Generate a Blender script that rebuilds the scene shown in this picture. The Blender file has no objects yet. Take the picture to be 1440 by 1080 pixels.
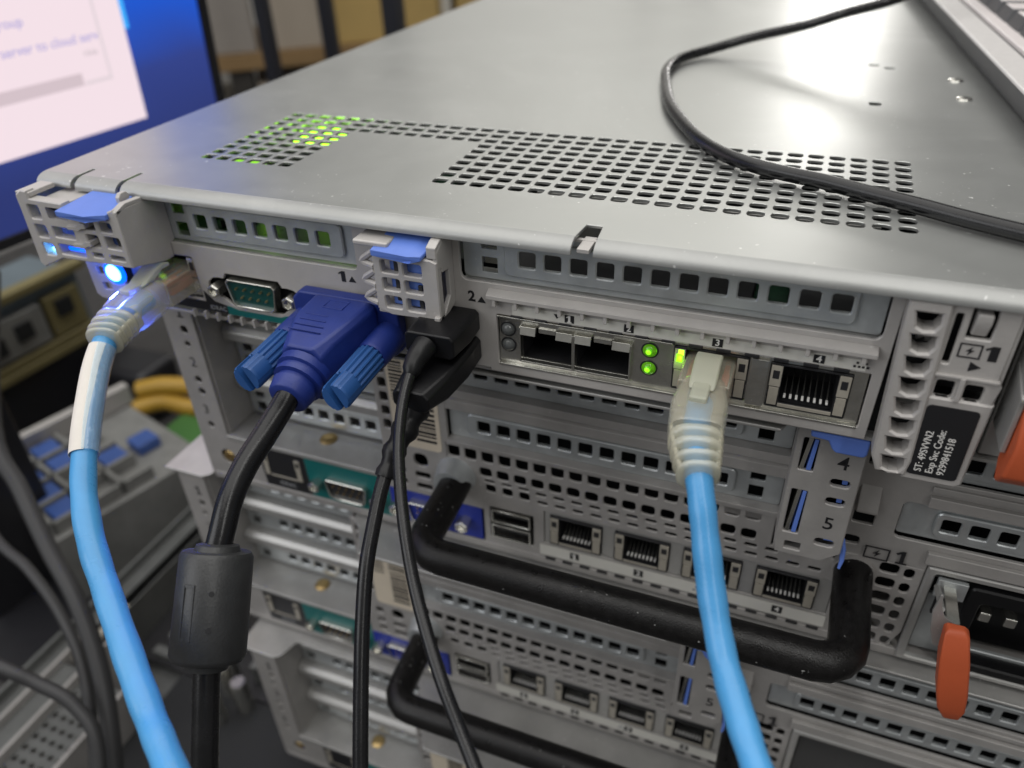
import bpy, bmesh, math, random
from mathutils import Vector, Matrix
random.seed(7)
sc = bpy.context.scene
col = sc.collection
S = 0.001            # everything below is written in millimetres, in a frame whose
ZO = 1164.0          # origin height is ZO above the floor
def W(x, y, z): return Vector((x * S, y * S, (z + ZO) * S))

# ------------------------------------------------------------------ camera
cd = bpy.data.cameras.new('camera'); cam = bpy.data.objects.new('camera', cd); col.objects.link(cam)
CR = Vector((0.93242583, 0.35993728, -0.03205031)); CU = Vector((-0.17835815, 0.53554317, 0.82545859)); CB = Vector((0.31427764, -0.76396248, 0.56355203))
M = Matrix((CR, CU, CB)).transposed().to_4x4(); M.translation = W(0, -152.67, 0)
cam.matrix_world = M
cd.sensor_width = 36; cd.lens = 27.05; cd.clip_start = 0.005; cd.clip_end = 60
cd.dof.use_dof = True; cd.dof.focus_distance = 0.182; cd.dof.aperture_fstop = 11.0
sc.camera = cam
# ------------------------------------------------------------------ light
wd = bpy.data.worlds.new('World'); sc.world = wd; wd.use_nodes = True
bg = wd.node_tree.nodes['Background']; bg.inputs[0].default_value = (0.80, 0.79, 0.77, 1); bg.inputs[1].default_value = 0.22
def area(name, loc, target, sx, sy, power, color=(1, 1, 1)):
    l = bpy.data.lights.new(name, 'AREA'); l.shape = 'RECTANGLE'; l.size = sx * S; l.size_y = sy * S; l.energy = power; l.color = color
    o = bpy.data.objects.new(name, l); col.objects.link(o); o.location = W(*loc)
    o.rotation_euler = (W(*target) - W(*loc)).to_track_quat('-Z', 'Y').to_euler()
    return o
area('ceiling_light', (-250, 120, 1300), (-40, 0, -100), 2400, 1800, 25.0, (1.0, 0.98, 0.95))
area('far_ceiling_light', (-10, 2600, 390), (0, 200, -67), 220, 160, 2.4, (1.0, 0.97, 0.94))
area('tube_light', (620, -700, 1150), (-60, -20, -120), 60, 1300, 4.5, (1.0, 0.99, 0.96))
area('wall_fill', (-700, 2900, 2600), (-900, 5000, 1500), 3400, 600, 128.0, (1.0, 0.99, 0.97))  # added lamp, brightens the wall that the lid mirrors
area('left_fill', (-900, -900, 500), (-60, 0, -130), 900, 700, 5.0, (0.97, 0.98, 1.0))  # added fill from the viewer's upper left, no known window
sc.view_settings.view_transform = 'Standard'; sc.view_settings.look = 'None'
sc.view_settings.exposure = 0.12; sc.view_settings.gamma = 1.0
try: sc.cycles.max_bounces = 8; sc.cycles.transparent_max_bounces = 16; sc.cycles.use_denoising = True
except Exception: pass

# ------------------------------------------------------------------ materials
def mat(name, rgb, metal=0.0, rough=0.5, var=0.0, vscale=120.0, bump=0.0, bscale=900.0, rvar=0.0, spec=0.5, specks=0.0, emit=None, estr=0.0, trans=0.0, coat=0.0, streak=None, alpha=1.0, sss=0.0, scuff=0.0):
    m = bpy.data.materials.new(name); m.use_nodes = True
    nt = m.node_tree; N = nt.nodes; L = nt.links; p = N['Principled BSDF']
    p.inputs['Base Color'].default_value = (*rgb, 1); p.inputs['Metallic'].default_value = metal; p.inputs['Roughness'].default_value = rough
    p.inputs['Specular IOR Level'].default_value = spec
    if trans: p.inputs['Transmission Weight'].default_value = trans
    if coat: p.inputs['Coat Weight'].default_value = coat
    if sss:
        p.inputs['Subsurface Weight'].default_value = sss; p.inputs['Subsurface Radius'].default_value = (0.004, 0.004, 0.004); p.inputs['Subsurface Scale'].default_value = 1.0
    if emit: p.inputs['Emission Color'].default_value = (*emit, 1); p.inputs['Emission Strength'].default_value = estr
    if alpha < 1: p.inputs['Alpha'].default_value = alpha
    if var or bump or rvar or specks or scuff:
        tc = N.new('ShaderNodeTexCoord'); mp = N.new('ShaderNodeMapping'); L.new(tc.outputs['Object'], mp.inputs[0])
        if streak: mp.inputs['Scale'].default_value = streak
        nz = N.new('ShaderNodeTexNoise'); nz.inputs['Scale'].default_value = vscale; nz.inputs['Detail'].default_value = 6; nz.inputs['Roughness'].default_value = 0.65
        L.new(mp.outputs[0], nz.inputs['Vector'])
        csrc = None
        if var:
            mr = N.new('ShaderNodeMapRange'); mr.inputs['From Min'].default_value = 0.3; mr.inputs['From Max'].default_value = 0.7
            mr.inputs['To Min'].default_value = 1 - var; mr.inputs['To Max'].default_value = 1 + var
            L.new(nz.outputs['Fac'], mr.inputs['Value'])
            mx = N.new('ShaderNodeVectorMath'); mx.operation = 'SCALE'; mx.inputs[0].default_value = rgb
            L.new(mr.outputs[0], mx.inputs['Scale']); csrc = mx.outputs[0]
        if specks:
            vo = N.new('ShaderNodeTexNoise'); vo.inputs['Scale'].default_value = 750; vo.inputs['Detail'].default_value = 1; L.new(tc.outputs['Object'], vo.inputs['Vector'])
            pa = N.new('ShaderNodeTexNoise'); pa.inputs['Scale'].default_value = 28; pa.inputs['Detail'].default_value = 4; L.new(tc.outputs['Object'], pa.inputs['Vector'])
            ad = N.new('ShaderNodeMath'); ad.operation = 'MULTIPLY_ADD'; ad.inputs[1].default_value = 0.35; L.new(pa.outputs['Fac'], ad.inputs[0]); L.new(vo.outputs['Fac'], ad.inputs[2])
            r2 = N.new('ShaderNodeMapRange'); r2.inputs['From Min'].default_value = 0.93; r2.inputs['From Max'].default_value = 0.995; r2.inputs['To Max'].default_value = specks; L.new(ad.outputs[0], r2.inputs['Value'])
            mc = N.new('ShaderNodeMix'); mc.data_type = 'RGBA'; L.new(r2.outputs[0], mc.inputs['Factor'])
            if csrc: L.new(csrc, mc.inputs[6])
            else: mc.inputs[6].default_value = (*rgb, 1)
            mc.inputs[7].default_value = (0.85, 0.85, 0.83, 1); csrc = mc.outputs[2]
            iv = N.new('ShaderNodeMath'); iv.operation = 'MULTIPLY_ADD'; iv.inputs[1].default_value = -metal; iv.inputs[2].default_value = metal; L.new(r2.outputs[0], iv.inputs[0]); L.new(iv.outputs[0], p.inputs['Metallic'])
        if scuff:
            def rng(src, a, b, hi):
                q = N.new('ShaderNodeMapRange'); q.inputs['From Min'].default_value = a; q.inputs['From Max'].default_value = b; q.inputs['To Max'].default_value = hi; L.new(src, q.inputs['Value']); return q.outputs[0]
            def noise(scale, det, dist, msc=None, rot=0.0):
                v = tc.outputs['Object']
                if msc:
                    g = N.new('ShaderNodeMapping'); g.inputs['Scale'].default_value = msc; g.inputs['Rotation'].default_value = (0, 0, rot); L.new(v, g.inputs[0]); v = g.outputs[0]
                q = N.new('ShaderNodeTexNoise'); q.inputs['Scale'].default_value = scale; q.inputs['Detail'].default_value = det; q.inputs['Distortion'].default_value = dist; q.inputs['Roughness'].default_value = .7; L.new(v, q.inputs['Vector']); return q.outputs['Fac']
            film = rng(noise(9, 8, 1.2), .46, .76, scuff)
            fine = noise(38, 7, .6)
            fm = N.new('ShaderNodeMath'); fm.operation = 'MULTIPLY'; L.new(film, fm.inputs[0]); L.new(rng(fine, .35, .65, 1.0), fm.inputs[1])
            acc = fm.outputs[0]
            for rot, k in ((.35, 1), (-.9, 2), (1.35, 3)):
                a_ = rng(noise(1.0, 2, .4, (9 * k, 900, 30), rot), .735, .76, .38)
                b_ = rng(noise(16 + 5 * k, 2, 0), .50, .62, 1.0)
                mm = N.new('ShaderNodeMath'); mm.operation = 'MULTIPLY'; L.new(a_, mm.inputs[0]); L.new(b_, mm.inputs[1])
                mx2 = N.new('ShaderNodeMath'); mx2.operation = 'MAXIMUM'; L.new(acc, mx2.inputs[0]); L.new(mm.outputs[0], mx2.inputs[1]); acc = mx2.outputs[0]
            md = N.new('ShaderNodeMix'); md.data_type = 'RGBA'; L.new(acc, md.inputs['Factor'])
            if csrc: L.new(csrc, md.inputs[6])
            else: md.inputs[6].default_value = (*rgb, 1)
            md.inputs[7].default_value = (0.74, 0.74, 0.72, 1); csrc = md.outputs[2]
            om = N.new('ShaderNodeMath'); om.operation = 'SUBTRACT'; om.inputs[0].default_value = 1.0; L.new(acc, om.inputs[1])
            mu = N.new('ShaderNodeMath'); mu.operation = 'MULTIPLY'; L.new(om.outputs[0], mu.inputs[1])
            if p.inputs['Metallic'].is_linked: L.new(p.inputs['Metallic'].links[0].from_socket, mu.inputs[0])
            else: mu.inputs[0].default_value = metal
            L.new(mu.outputs[0], p.inputs['Metallic'])
        if csrc: L.new(csrc, p.inputs['Base Color'])
        if rvar:
            m2 = N.new('ShaderNodeMapRange'); m2.inputs['From Min'].default_value = 0.3; m2.inputs['From Max'].default_value = 0.7
            m2.inputs['To Min'].default_value = max(.02, rough - rvar); m2.inputs['To Max'].default_value = min(1, rough + rvar)
            L.new(nz.outputs['Fac'], m2.inputs['Value']); L.new(m2.outputs[0], p.inputs['Roughness'])
        if bump:
            n2 = N.new('ShaderNodeTexNoise'); n2.inputs['Scale'].default_value = bscale; n2.inputs['Detail'].default_value = 3; L.new(tc.outputs['Object'], n2.inputs['Vector'])
            bp = N.new('ShaderNodeBump'); bp.inputs['Strength'].default_value = bump; bp.inputs['Distance'].default_value = 0.0005
            L.new(n2.outputs['Fac'], bp.inputs['Height']); L.new(bp.outputs[0], p.inputs['Normal'])
    return m
LID = mat('brushed_lid_steel', (0.455, 0.465, 0.45), 0.78, 0.35, 0.03, 22, 0.02, 1400, 0.02, specks=0.6, scuff=0.24)
LIPM = mat('lid_edge_steel', (0.36, 0.365, 0.355), 0.55, 0.48, 0.06, 40, 0.04, 1200, 0.05, specks=0.6, scuff=0.3)
STEEL = mat('satin_steel', (0.44, 0.435, 0.42), 0.55, 0.42, 0.10, 70, 0.05, 1200, 0.06, specks=0.35)
PANEL = mat('painted_steel', (0.385, 0.37, 0.355), 0.25, 0.45, 0.11, 90, 0.05, 1500, 0.05, specks=0.3)
ZINC = mat('zinc_plate', (0.50, 0.525, 0.53), 0.6, 0.40, 0.12, 120, 0.05, 800, 0.08, specks=0.3)
CAST = mat('cast_grey_metal', (0.475, 0.455, 0.435), 0.15, 0.40, 0.05, 160, 0.12, 1300, 0.05, specks=0.2)
BRIGHT = mat('bright_nickel', (0.68, 0.67, 0.62), 0.95, 0.22, 0.10, 150, 0.05, 700, 0.06)
DARKIN = mat('dark_interior', (0.015, 0.016, 0.018), 0.2, 0.6)
BLACKPL = mat('black_plastic', (0.006, 0.006, 0.007), 0.0, 0.38, 0.2, 300, 0.08, 2500, spec=0.35)
RUBBER = mat('black_cable_jacket', (0.008, 0.008, 0.009), 0.0, 0.27, 0.2, 200, 0.05, 1800, 0.05, spec=0.4)
FERR = mat('ferrite_cover_rubber', (0.030, 0.031, 0.032), 0.0, 0.42, 0.15, 200, 0.14, 1700, 0.06)
FOAM = mat('black_handle_coating', (0.006, 0.0055, 0.0055), 0.0, 0.36, 0.3, 400, 0.25, 2200, 0.12, spec=0.35, specks=0.3)
PCB = mat('green_circuit_board', (0.008, 0.042, 0.02), 0.0, 0.4, 0.4, 300)
CHIP = mat('black_chip', (0.02, 0.02, 0.022), 0.0, 0.4)
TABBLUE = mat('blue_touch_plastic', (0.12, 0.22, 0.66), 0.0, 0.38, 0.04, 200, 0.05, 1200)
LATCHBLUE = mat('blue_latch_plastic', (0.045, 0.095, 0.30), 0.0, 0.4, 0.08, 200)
VGABLUE = mat('royal_blue_plastic', (0.012, 0.030, 0.20), 0.0, 0.45, 0.10, 160, 0.10, 1500, 0.06)
SCREWBLUE = mat('steel_blue_plastic', (0.020, 0.085, 0.27), 0.0, 0.42, 0.10, 160, 0.05, 1500)
CABLUE = mat('sky_blue_jacket', (0.075, 0.32, 0.64), 0.0, 0.30, 0.10, 55, 0.07, 900, 0.08)
CLEAR = mat('milky_clear_plastic', (0.70, 0.67, 0.53), 0.0, 0.22, 0.0, trans=0.35, spec=0.8, alpha=0.56, coat=0.4)
CLEARRIB = mat('milky_rib_plastic', (0.76, 0.73, 0.58), 0.0, 0.20, trans=0.3, spec=0.8, alpha=0.64, coat=0.5)
TABCLEAR = mat('milky_tab_plastic', (0.70, 0.71, 0.58), 0.0, 0.28, trans=0.4, alpha=0.74)
PAPER = mat('paper_label', (0.72, 0.68, 0.62), 0.0, 0.6, 0.04, 200)
TAPE = mat('clear_tape', (0.62, 0.80, 0.92), 0.0, 0.06, trans=0.5, alpha=0.42, bump=1.0, bscale=330, coat=1.0, spec=1.0)
CREAM = mat('cream_sticker', (0.66, 0.58, 0.46), 0.0, 0.55, 0.05, 200)
INK = mat('black_print', (0.012, 0.012, 0.014), 0.0, 0.5)
WHITEINK = mat('white_print', (0.78, 0.77, 0.74), 0.0, 0.5)
GREYINK = mat('grey_print', (0.33, 0.34, 0.35), 0.0, 0.5)
TEAL = mat('teal_print', (0.0, 0.13, 0.125), 0.0, 0.5, 0.05, 200)
DARKTEAL = mat('dark_teal_insert', (0.004, 0.055, 0.05), 0.0, 0.3)
BLUEINK = mat('blue_print', (0.012, 0.03, 0.30), 0.0, 0.5)
GOLD = mat('gold_contact', (0.75, 0.55, 0.28), 1.0, 0.3)
BRASS = mat('brass_screw', (0.55, 0.40, 0.18), 1.0, 0.4, 0.2, 400)
TAUPE = mat('taupe_lightpipe', (0.40, 0.37, 0.31), 0.1, 0.4, 0.1, 300)
ORANGE = mat('orange_lever_plastic', (0.50, 0.095, 0.032), 0.0, 0.5, 0.06, 100, 0.06, 1200)
WHITESTRIP = mat('white_strip_print', (0.66, 0.65, 0.60), 0.0, 0.5, 0.04, 100)
LENS = mat('clear_led_lens', (0.16, 0.17, 0.17), 0.0, 0.08, trans=0.3)
GREENLENS = mat('green_led_lens', (0.12, 0.40, 0.01), 0.0, 0.10, emit=(0.30, 1.0, 0.02), estr=0.10, trans=.35)
GREENLED = mat('green_led', (0.3, 0.9, 0.05), 0.0, 0.2, emit=(0.42, 1.0, 0.02), estr=3.0)
JACKLED = mat('jack_green_led', (0.2, 0.7, 0.02), 0.0, 0.2, emit=(0.30, 1.0, 0.01), estr=1.25)
GREENDIM = mat('dim_green_led', (0.2, 0.5, 0.05), 0.0, 0.3, emit=(0.35, 0.9, 0.02), estr=0.7)
BLUERIM = mat('deep_blue_led', (0.0, 0.02, 0.4), 0.0, 0.2, emit=(0.0, 0.08, 1.0), estr=3.0)
BLUELED = mat('blue_led', (0.2, 0.5, 1.0), 0.0, 0.2, emit=(0.13, 0.52, 1.0), estr=7.0)
def point(name, loc, power, color, r=1.5):
    l = bpy.data.lights.new(name, 'POINT'); l.energy = power; l.color = color; l.shadow_soft_size = r * S
    o = bpy.data.objects.new(name, l); col.objects.link(o); o.location = W(*loc); return o

# ------------------------------------------------------------------ geometry helpers
ORG = [0.0, 0.0, 0.0]
class MB:
    def __init__(s): s.v = []; s.f = []
    def add(s, vs, fs):
        b = len(s.v); s.v += [tuple(v) for v in vs]; s.f += [tuple(i + b for i in f) for f in fs]; return s
    def box(s, x0, x1, y0, y1, z0, z1):
        return s.add([(x0, y0, z0), (x1, y0, z0), (x1, y1, z0), (x0, y1, z0), (x0, y0, z1), (x1, y0, z1), (x1, y1, z1), (x0, y1, z1)],
                     [(3, 2, 1, 0), (4, 5, 6, 7), (0, 1, 5, 4), (1, 2, 6, 5), (2, 3, 7, 6), (3, 0, 4, 7)])
    def prism(s, poly, axis, lo, hi):
        n = len(poly)
        def P(a, b, c): return (c, a, b) if axis == 'x' else ((a, c, b) if axis == 'y' else (a, b, c))
        vs = [P(a, b, lo) for a, b in poly] + [P(a, b, hi) for a, b in poly]
        return s.add(vs, [tuple(range(n))[::-1], tuple(range(n, 2 * n))] + [(i, (i + 1) % n, n + (i + 1) % n, n + i) for i in range(n)])
    def loft(s, secs, cap=True):
        n = len(secs[0]); vs = [p for q in secs for p in q]; fs = []
        for k in range(len(secs) - 1):
            for i in range(n): fs.append((k * n + i, k * n + (i + 1) % n, (k + 1) * n + (i + 1) % n, (k + 1) * n + i))
        if cap: fs += [tuple(range(n))[::-1], tuple(range((len(secs) - 1) * n, len(secs) * n))]
        return s.add(vs, fs)
    def tube(s, pts, r, n=12, cap=True, prof=None):
        pts = [Vector(p) for p in pts]; N = len(pts); rr = r if isinstance(r, (list, tuple)) else [r] * N
        up = None; secs = []
        for i in range(N):
            t = (pts[min(i + 1, N - 1)] - pts[max(i - 1, 0)]).normalized()
            if up is None:
                a = Vector((0, 0, 1)) if abs(t.z) < 0.9 else Vector((1, 0, 0)); up = (a - t * a.dot(t)).normalized()
            else: up = (up - t * up.dot(t)).normalized()
            sd = t.cross(up)
            ring = []
            for k in range(n):
                an = 2 * math.pi * k / n; q = rr[i] * (prof[k] if prof else 1)
                ring.append(pts[i] + (up * math.cos(an) + sd * math.sin(an)) * q)
            secs.append(ring)
        return s.loft(secs, cap)
    def cyl(s, p0, p1, r0, r1=None, n=14): return s.tube([p0, p1], [r0, r0 if r1 is None else r1], n)
    def lathe(s, p, d, prof, n=16):
        p = Vector(p); d = Vector(d).normalized()
        a = Vector((0, 0, 1)) if abs(d.z) < 0.9 else Vector((1, 0, 0)); u = (a - d * a.dot(d)).normalized(); w = d.cross(u)
        return s.loft([[p + d * t + (u * math.cos(2 * math.pi * k / n) + w * math.sin(2 * math.pi * k / n)) * max(r, 1e-3) for k in range(n)] for t, r in prof], True)
    def sphere(s, c, r, n=10, sz=1.0):
        return s.lathe((c[0], c[1], c[2] - r * sz), (0, 0, 1), [(r * sz * (1 - math.cos(math.pi * k / n)), r * math.sin(math.pi * k / n)) for k in range(n + 1)], 12)
    def build(s, name, m, parent=None, bevel=0.0, seg=2, angle=40, label=None):
        me = bpy.data.meshes.new(name)
        me.from_pydata([((x - ORG[0]) * S, (y - ORG[1]) * S, (z - ORG[2]) * S) for x, y, z in s.v], [], s.f)
        bm = bmesh.new(); bm.from_mesh(me); bmesh.ops.recalc_face_normals(bm, faces=bm.faces); bm.to_mesh(me); bm.free()
        return finish(name, me, m, parent, bevel, seg, angle, label)
def finish(name, me, m, parent, bevel=0.0, seg=2, angle=40, label=None):
    me.materials.append(m)
    if len(me.polygons): me.shade_smooth(); me.set_sharp_from_angle(angle=math.radians(angle))
    o = bpy.data.objects.new(name, me); col.objects.link(o)
    if parent: o.parent = parent
    else: o.location = W(*ORG)
    if bevel:
        b = o.modifiers.new('bevel', 'BEVEL'); b.width = bevel * S; b.segments = seg; b.limit_method = 'ANGLE'; b.angle_limit = math.radians(35); b.harden_normals = True
    if label: o['label'] = label
    return o
def thing(name, label, cat, base, group=None):
    ORG[:] = base
    o = bpy.data.objects.new(name, None); col.objects.link(o); o.location = W(*base); o.empty_display_size = 0.02
    o['label'] = label; o['category'] = cat
    if group: o['group'] = group
    return o
def tag(o, label, cat, group=None):
    o['label'] = label; o['category'] = cat
    if group: o['group'] = group
    return o
# a plane map turns (u, v, w) into x, y, z
def front(y0): return lambda u, v, w: (u, y0 - w, v)
def top(z0): return lambda u, v, w: (u, v, z0 + w)
def right(x0): return lambda u, v, w: (x0 + w, u, v)
def sheet(name, outs, holes, mp, th, m, parent, bev=0.1, label=None):
    c = bpy.data.curves.new('outline', 'CURVE'); c.dimensions = '2D'; c.fill_mode = 'BOTH'
    bev = min(bev, th * 0.4); c.extrude = th / 2 - bev; c.bevel_depth = bev; c.bevel_resolution = 0; c.offset = -bev
    for poly in outs + holes:
        sp = c.splines.new('POLY'); sp.points.add(len(poly) - 1)
        for p, (x, y) in zip(sp.points, poly): p.co = (x, y, 0, 1)
        sp.use_cyclic_u = True
    t = bpy.data.objects.new('outline', c); me0 = t.to_mesh()
    vs = [mp(*v.co) for v in me0.vertices]; fs = [tuple(p.vertices) for p in me0.polygons]
    t.to_mesh_clear(); bpy.data.objects.remove(t); bpy.data.curves.remove(c)
    me = bpy.data.meshes.new(name); me.from_pydata([((x - ORG[0]) * S, (y - ORG[1]) * S, (z - ORG[2]) * S) for x, y, z in vs], [], fs)
    bm = bmesh.new(); bm.from_mesh(me); bmesh.ops.remove_doubles(bm, verts=bm.verts, dist=1e-7); bm.to_mesh(me); bm.free()
    return finish(name, me, m, parent, 0, 2, 30, label)
def text(name, body, size, u, v, mp, m, parent, rot=0.0, w=0.0, align='CENTER', ext=0.04, bold=0.0, sx=1.0):
    c = bpy.data.curves.new('t', 'FONT'); c.body = body; c.size = size; c.extrude = ext; c.align_x = align; c.align_y = 'CENTER'; c.offset = bold; c.resolution_u = 3
    t = bpy.data.objects.new('t', c); me0 = t.to_mesh(); ca, sa = math.cos(rot), math.sin(rot)
    vs = [mp(u + (p.co.x * sx) * ca - p.co.y * sa, v + (p.co.x * sx) * sa + p.co.y * ca, w + p.co.z) for p in me0.vertices]; fs = [tuple(p.vertices) for p in me0.polygons]
    t.to_mesh_clear(); bpy.data.objects.remove(t); bpy.data.curves.remove(c)
    me = bpy.data.meshes.new(name); me.from_pydata([((x - ORG[0]) * S, (y - ORG[1]) * S, (z - ORG[2]) * S) for x, y, z in vs], [], fs)
    return finish(name, me, m, parent)
def one(name, h, u, v, mp, m, parent, w=0.0, foot=True, th=.2):
    t = h * th / 2; q = MB(); H = h * .36
    poly = [(-t, -H), (t, -H), (t, H), (-t * .6, H), (-t - h * .20, H - h * .16), (-t - h * .14, H - h * .24), (-t, H - h * .15)]
    if foot: poly = [(-h * .22, -H - h * .01), (h * .22, -H - h * .01), (h * .22, -H + h * .08), (t, -H + h * .08)] + poly[2:] + [(-t, -H + h * .08), (-h * .22, -H + h * .08)]
    n = len(poly); vs = [mp(u + a, v + b, w + c) for c in (-.04, .04) for a, b in poly]
    q.add(vs, [tuple(range(n))[::-1], tuple(range(n, 2 * n))] + [(i, (i + 1) % n, n + (i + 1) % n, n + i) for i in range(n)])
    return q.build(name, m, parent)
def rr(cx, cy, w, h, r=0.5, n=2):
    r = min(r, w / 2 - 1e-3, h / 2 - 1e-3); out = []
    for sx, sy, a0 in ((1, 1, 0), (-1, 1, 90), (-1, -1, 180), (1, -1, 270)):
        for k in range(n + 1):
            a = math.radians(a0 + 90 * k / n); out.append((cx + sx * (w / 2 - r) + r * math.cos(a), cy + sy * (h / 2 - r) + r * math.sin(a)))
    return out
def rc(x0, x1, y0, y1, r=0.5, n=2): return rr((x0 + x1) / 2, (y0 + y1) / 2, abs(x1 - x0), abs(y1 - y0), r, n)
def spline(pts, k=6):
    P = [Vector(p) for p in pts]; P = [P[0] * 2 - P[1]] + P + [P[-1] * 2 - P[-2]]; out = []
    for i in range(1, len(P) - 2):
        for j in range(k):
            t = j / k; a, b, c, d = P[i - 1], P[i], P[i + 1], P[i + 2]
            out.append(0.5 * ((2 * b) + (c - a) * t + (2 * a - 5 * b + 4 * c - d) * t * t + (3 * b - a - 3 * c + d) * t ** 3))
    out.append(P[-2]); return out
TRI_U = [(-1.0, -0.8), (1.0, -0.8), (0, 0.9)]
def bolt_poly(cx, cy, s): return [(cx + s * a, cy + s * b) for a, b in ((0.35, 1), (-0.75, -0.15), (-0.1, -0.1), (-0.35, -1), (0.75, 0.2), (0.1, 0.15))]

# ---- shared connector builders (all face -y)
def rj45(parent, x0, x1, z0, z1, y, frame_m=TAUPE, lit=False, depth=12, ledw=2.7, nm='network_port'):
    """jack between x0..x1, z0..z1 whose face lies at y"""
    w = x1 - x0; ax0, ax1 = x0 + ledw, x1 - ledw; zt, zb = z1 - 0.5, z0 + 1.4
    notch = [(ax0, zb), (ax1, zb), (ax1, zt - 2.2), (ax1 - 2.2, zt - 2.2), (ax1 - 2.2, zt), (ax0 + 2.2, zt), (ax0 + 2.2, zt - 2.2), (ax0, zt - 2.2)]
    j = sheet(nm, [rc(x0, x1, z0, z1, 0.2)], [rc(ax0, ax1, zb, zt, 0.2)], front(y + 0.5), 1.0, CHIP, parent, 0.06)
    b = MB(); b.box(ax0 - .8, ax0, y + .6, y + depth, zb - .5, zt + .5); b.box(ax1, ax1 + .8, y + .6, y + depth, zb - .5, zt + .5); b.box(ax0, ax1, y + .6, y + depth, zb - .6, zb); b.box(ax0, ax1, y + .6, y + depth, zt, zt + .6); b.box(ax0 - .8, ax1 + .8, y + depth, y + depth + .6, zb - .6, zt + .6)
    b.build('cavity', CHIP, j)
    c = MB(); pw = (ax1 - ax0 - 2.4) / 7
    for k in range(8):
        xk = ax0 + 1.2 + pw * k
        c.tube([(xk, y + 2.4, zb + 1.3), (xk, y + 3.4, zb + 2.0), (xk, y + 7, zb + 3.9), (xk, y + 10, zb + 4.8)], 0.17, 5)
    c.build('contacts', BRIGHT, j); c = MB()
    for k in range(8): xk = ax0 + 1.2 + pw * k; c.box(xk - .27, xk + .27, y + 1.0, y + 2.4, zb + .85, zb + 1.4)
    c.build('contact_glints', WHITEINK, j, .1)  # white blocks paint the glint on the contact ends
    c = MB(); c.box(ax0, ax1, y - .1, y + .9, zb - 1.0, zb - .1); c.build('lower_lip', frame_m, j, 0.1)
    for q, (a, e) in enumerate(((x0 + .15, x0 + ledw - .15), (x1 - ledw + .15, x1 - .15))):
        p = MB(); h = zt - zb; p.box(a, e, y - .35, y + .5, zb + h * .45, zt); p.box(a + .15, e - .15, y - .3, y + .5, zb - .6, zb + h * .42); p.box(a + .1, e - .1, y - .2, y + .4, zb + h * .20, zb + h * .26)
        lp = p.build('light_pipe', frame_m, j, 0.08)
        on = lit and q == 0
        p = MB(); p.box(a + .5, e - .5, y - .55 if on else y - .42, y - .3, zt - h * .34, zt - h * .12); p.build('indicator', JACKLED if on else CHIP, lp, 0.05)
    return j
def dshell(parent, cx, cz, y, hw=8.3, hh=4.2, insert=DARKTEAL, rows=((5, 1.3), (4, -1.3)), nm='serial_port', pitch=2.75, sm=BRIGHT):
    def D(s, t): return [(cx - hw * s + .9 * t, cz + hh * t), (cx + hw * s - .9 * t, cz + hh * t), (cx + (hw * s), cz + hh * t - .9 * t), (cx + hw * s - 1.1, cz - hh * t + .9 * t), (cx + hw * s - 2.0, cz - hh * t), (cx - hw * s + 2.0, cz - hh * t), (cx - hw * s + 1.1, cz - hh * t + .9 * t), (cx - hw * s, cz + hh * t - .9 * t)]
    o = sheet(nm, [D(1, 1)], [D(0.945, 0.89)], front(y + .9), 3.2, sm, parent, 0.15)
    sheet('insert', [D(0.95, 0.9)], [], front(y + .9), 1.0, insert, o, 0.05)
    p = MB()
    for n, dz in rows:
        for k in range(n):
            xk = cx + (k - (n - 1) / 2) * pitch; p.cyl((xk, y + 1, cz + dz), (xk, y - .4, cz + dz), .42, .26, 8)
    p.build('pins', GOLD, o)
    return o
def hexnut(parent, x, y, z, r=2.3, ln=4.0):
    p = MB(); p.lathe((x, y, z), (0, -1, 0), [(0, r), (ln - .4, r), (ln, r - .4), (ln, 1.35), (ln - 2.5, 1.35)], 6)
    h = p.build('jack_screw', BRIGHT, parent, 0.1, angle=20)
    p = MB(); p.lathe((x, y, z), (0, -1, 0), [(ln - 2.6, 1.4), (ln - .9, 1.4), (ln - .9, .1)], 10); p.build('thread', BRIGHT, h)
    return h
def usb_port(parent, x0, x1, z0, z1, y):
    o = sheet('usb_port', [rc(x0, x1, z0, z1, .3)], [rc(x0 + .5, x1 - .5, z0 + .5, z1 - .5, .2)], front(y), 1.2, BRIGHT, parent, .08)
    p = MB(); p.box(x0 + .5, x1 - .5, y + 7, y + 7.5, z0 + .5, z1 - .5); p.box(x0 + 1, x1 - 1, y + .6, y + 7, (z0 + z1) / 2, (z0 + z1) / 2 + 1.3); p.build('tongue', CHIP, o)
    p = MB(); p.box(x0 + 2, x0 + 3, y, y + 4, z1 - .9, z1 - .5); p.box(x1 - 3, x1 - 2, y, y + 4, z1 - .9, z1 - .5); p.build('spring_contacts', BRIGHT, o)
    return o
def slot_cover(parent, x0, x1, zc, h, y, plate, holes, squares, hs=4.0, m=ZINC):
    o = sheet('slot_cover', [rc(x0, x1, zc - h / 2, zc + h / 2, .8)], [rr(*q, 4.0, 4.0, .25) for q in squares] + [rr(q, zc, hs + .6, hs + .6, .4) for q in holes], front(y), .8, m, parent, .08)
    ph = h - 3.6
    p = sheet('raised_plate', [rc(plate[0], plate[1], zc - ph / 2, zc + ph / 2, 1.6, 4)], [rr(q, zc, hs, hs, .55) for q in holes], front(y - .9), 1.0, m, o, .3)
    return o
def dark_back(parent, x0, x1, y, z0, z1, m=DARKIN, nm='backing'):
    p = MB(); p.box(x0, x1, y, y + 1, z0, z1); return p.build(nm, m, parent)

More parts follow.
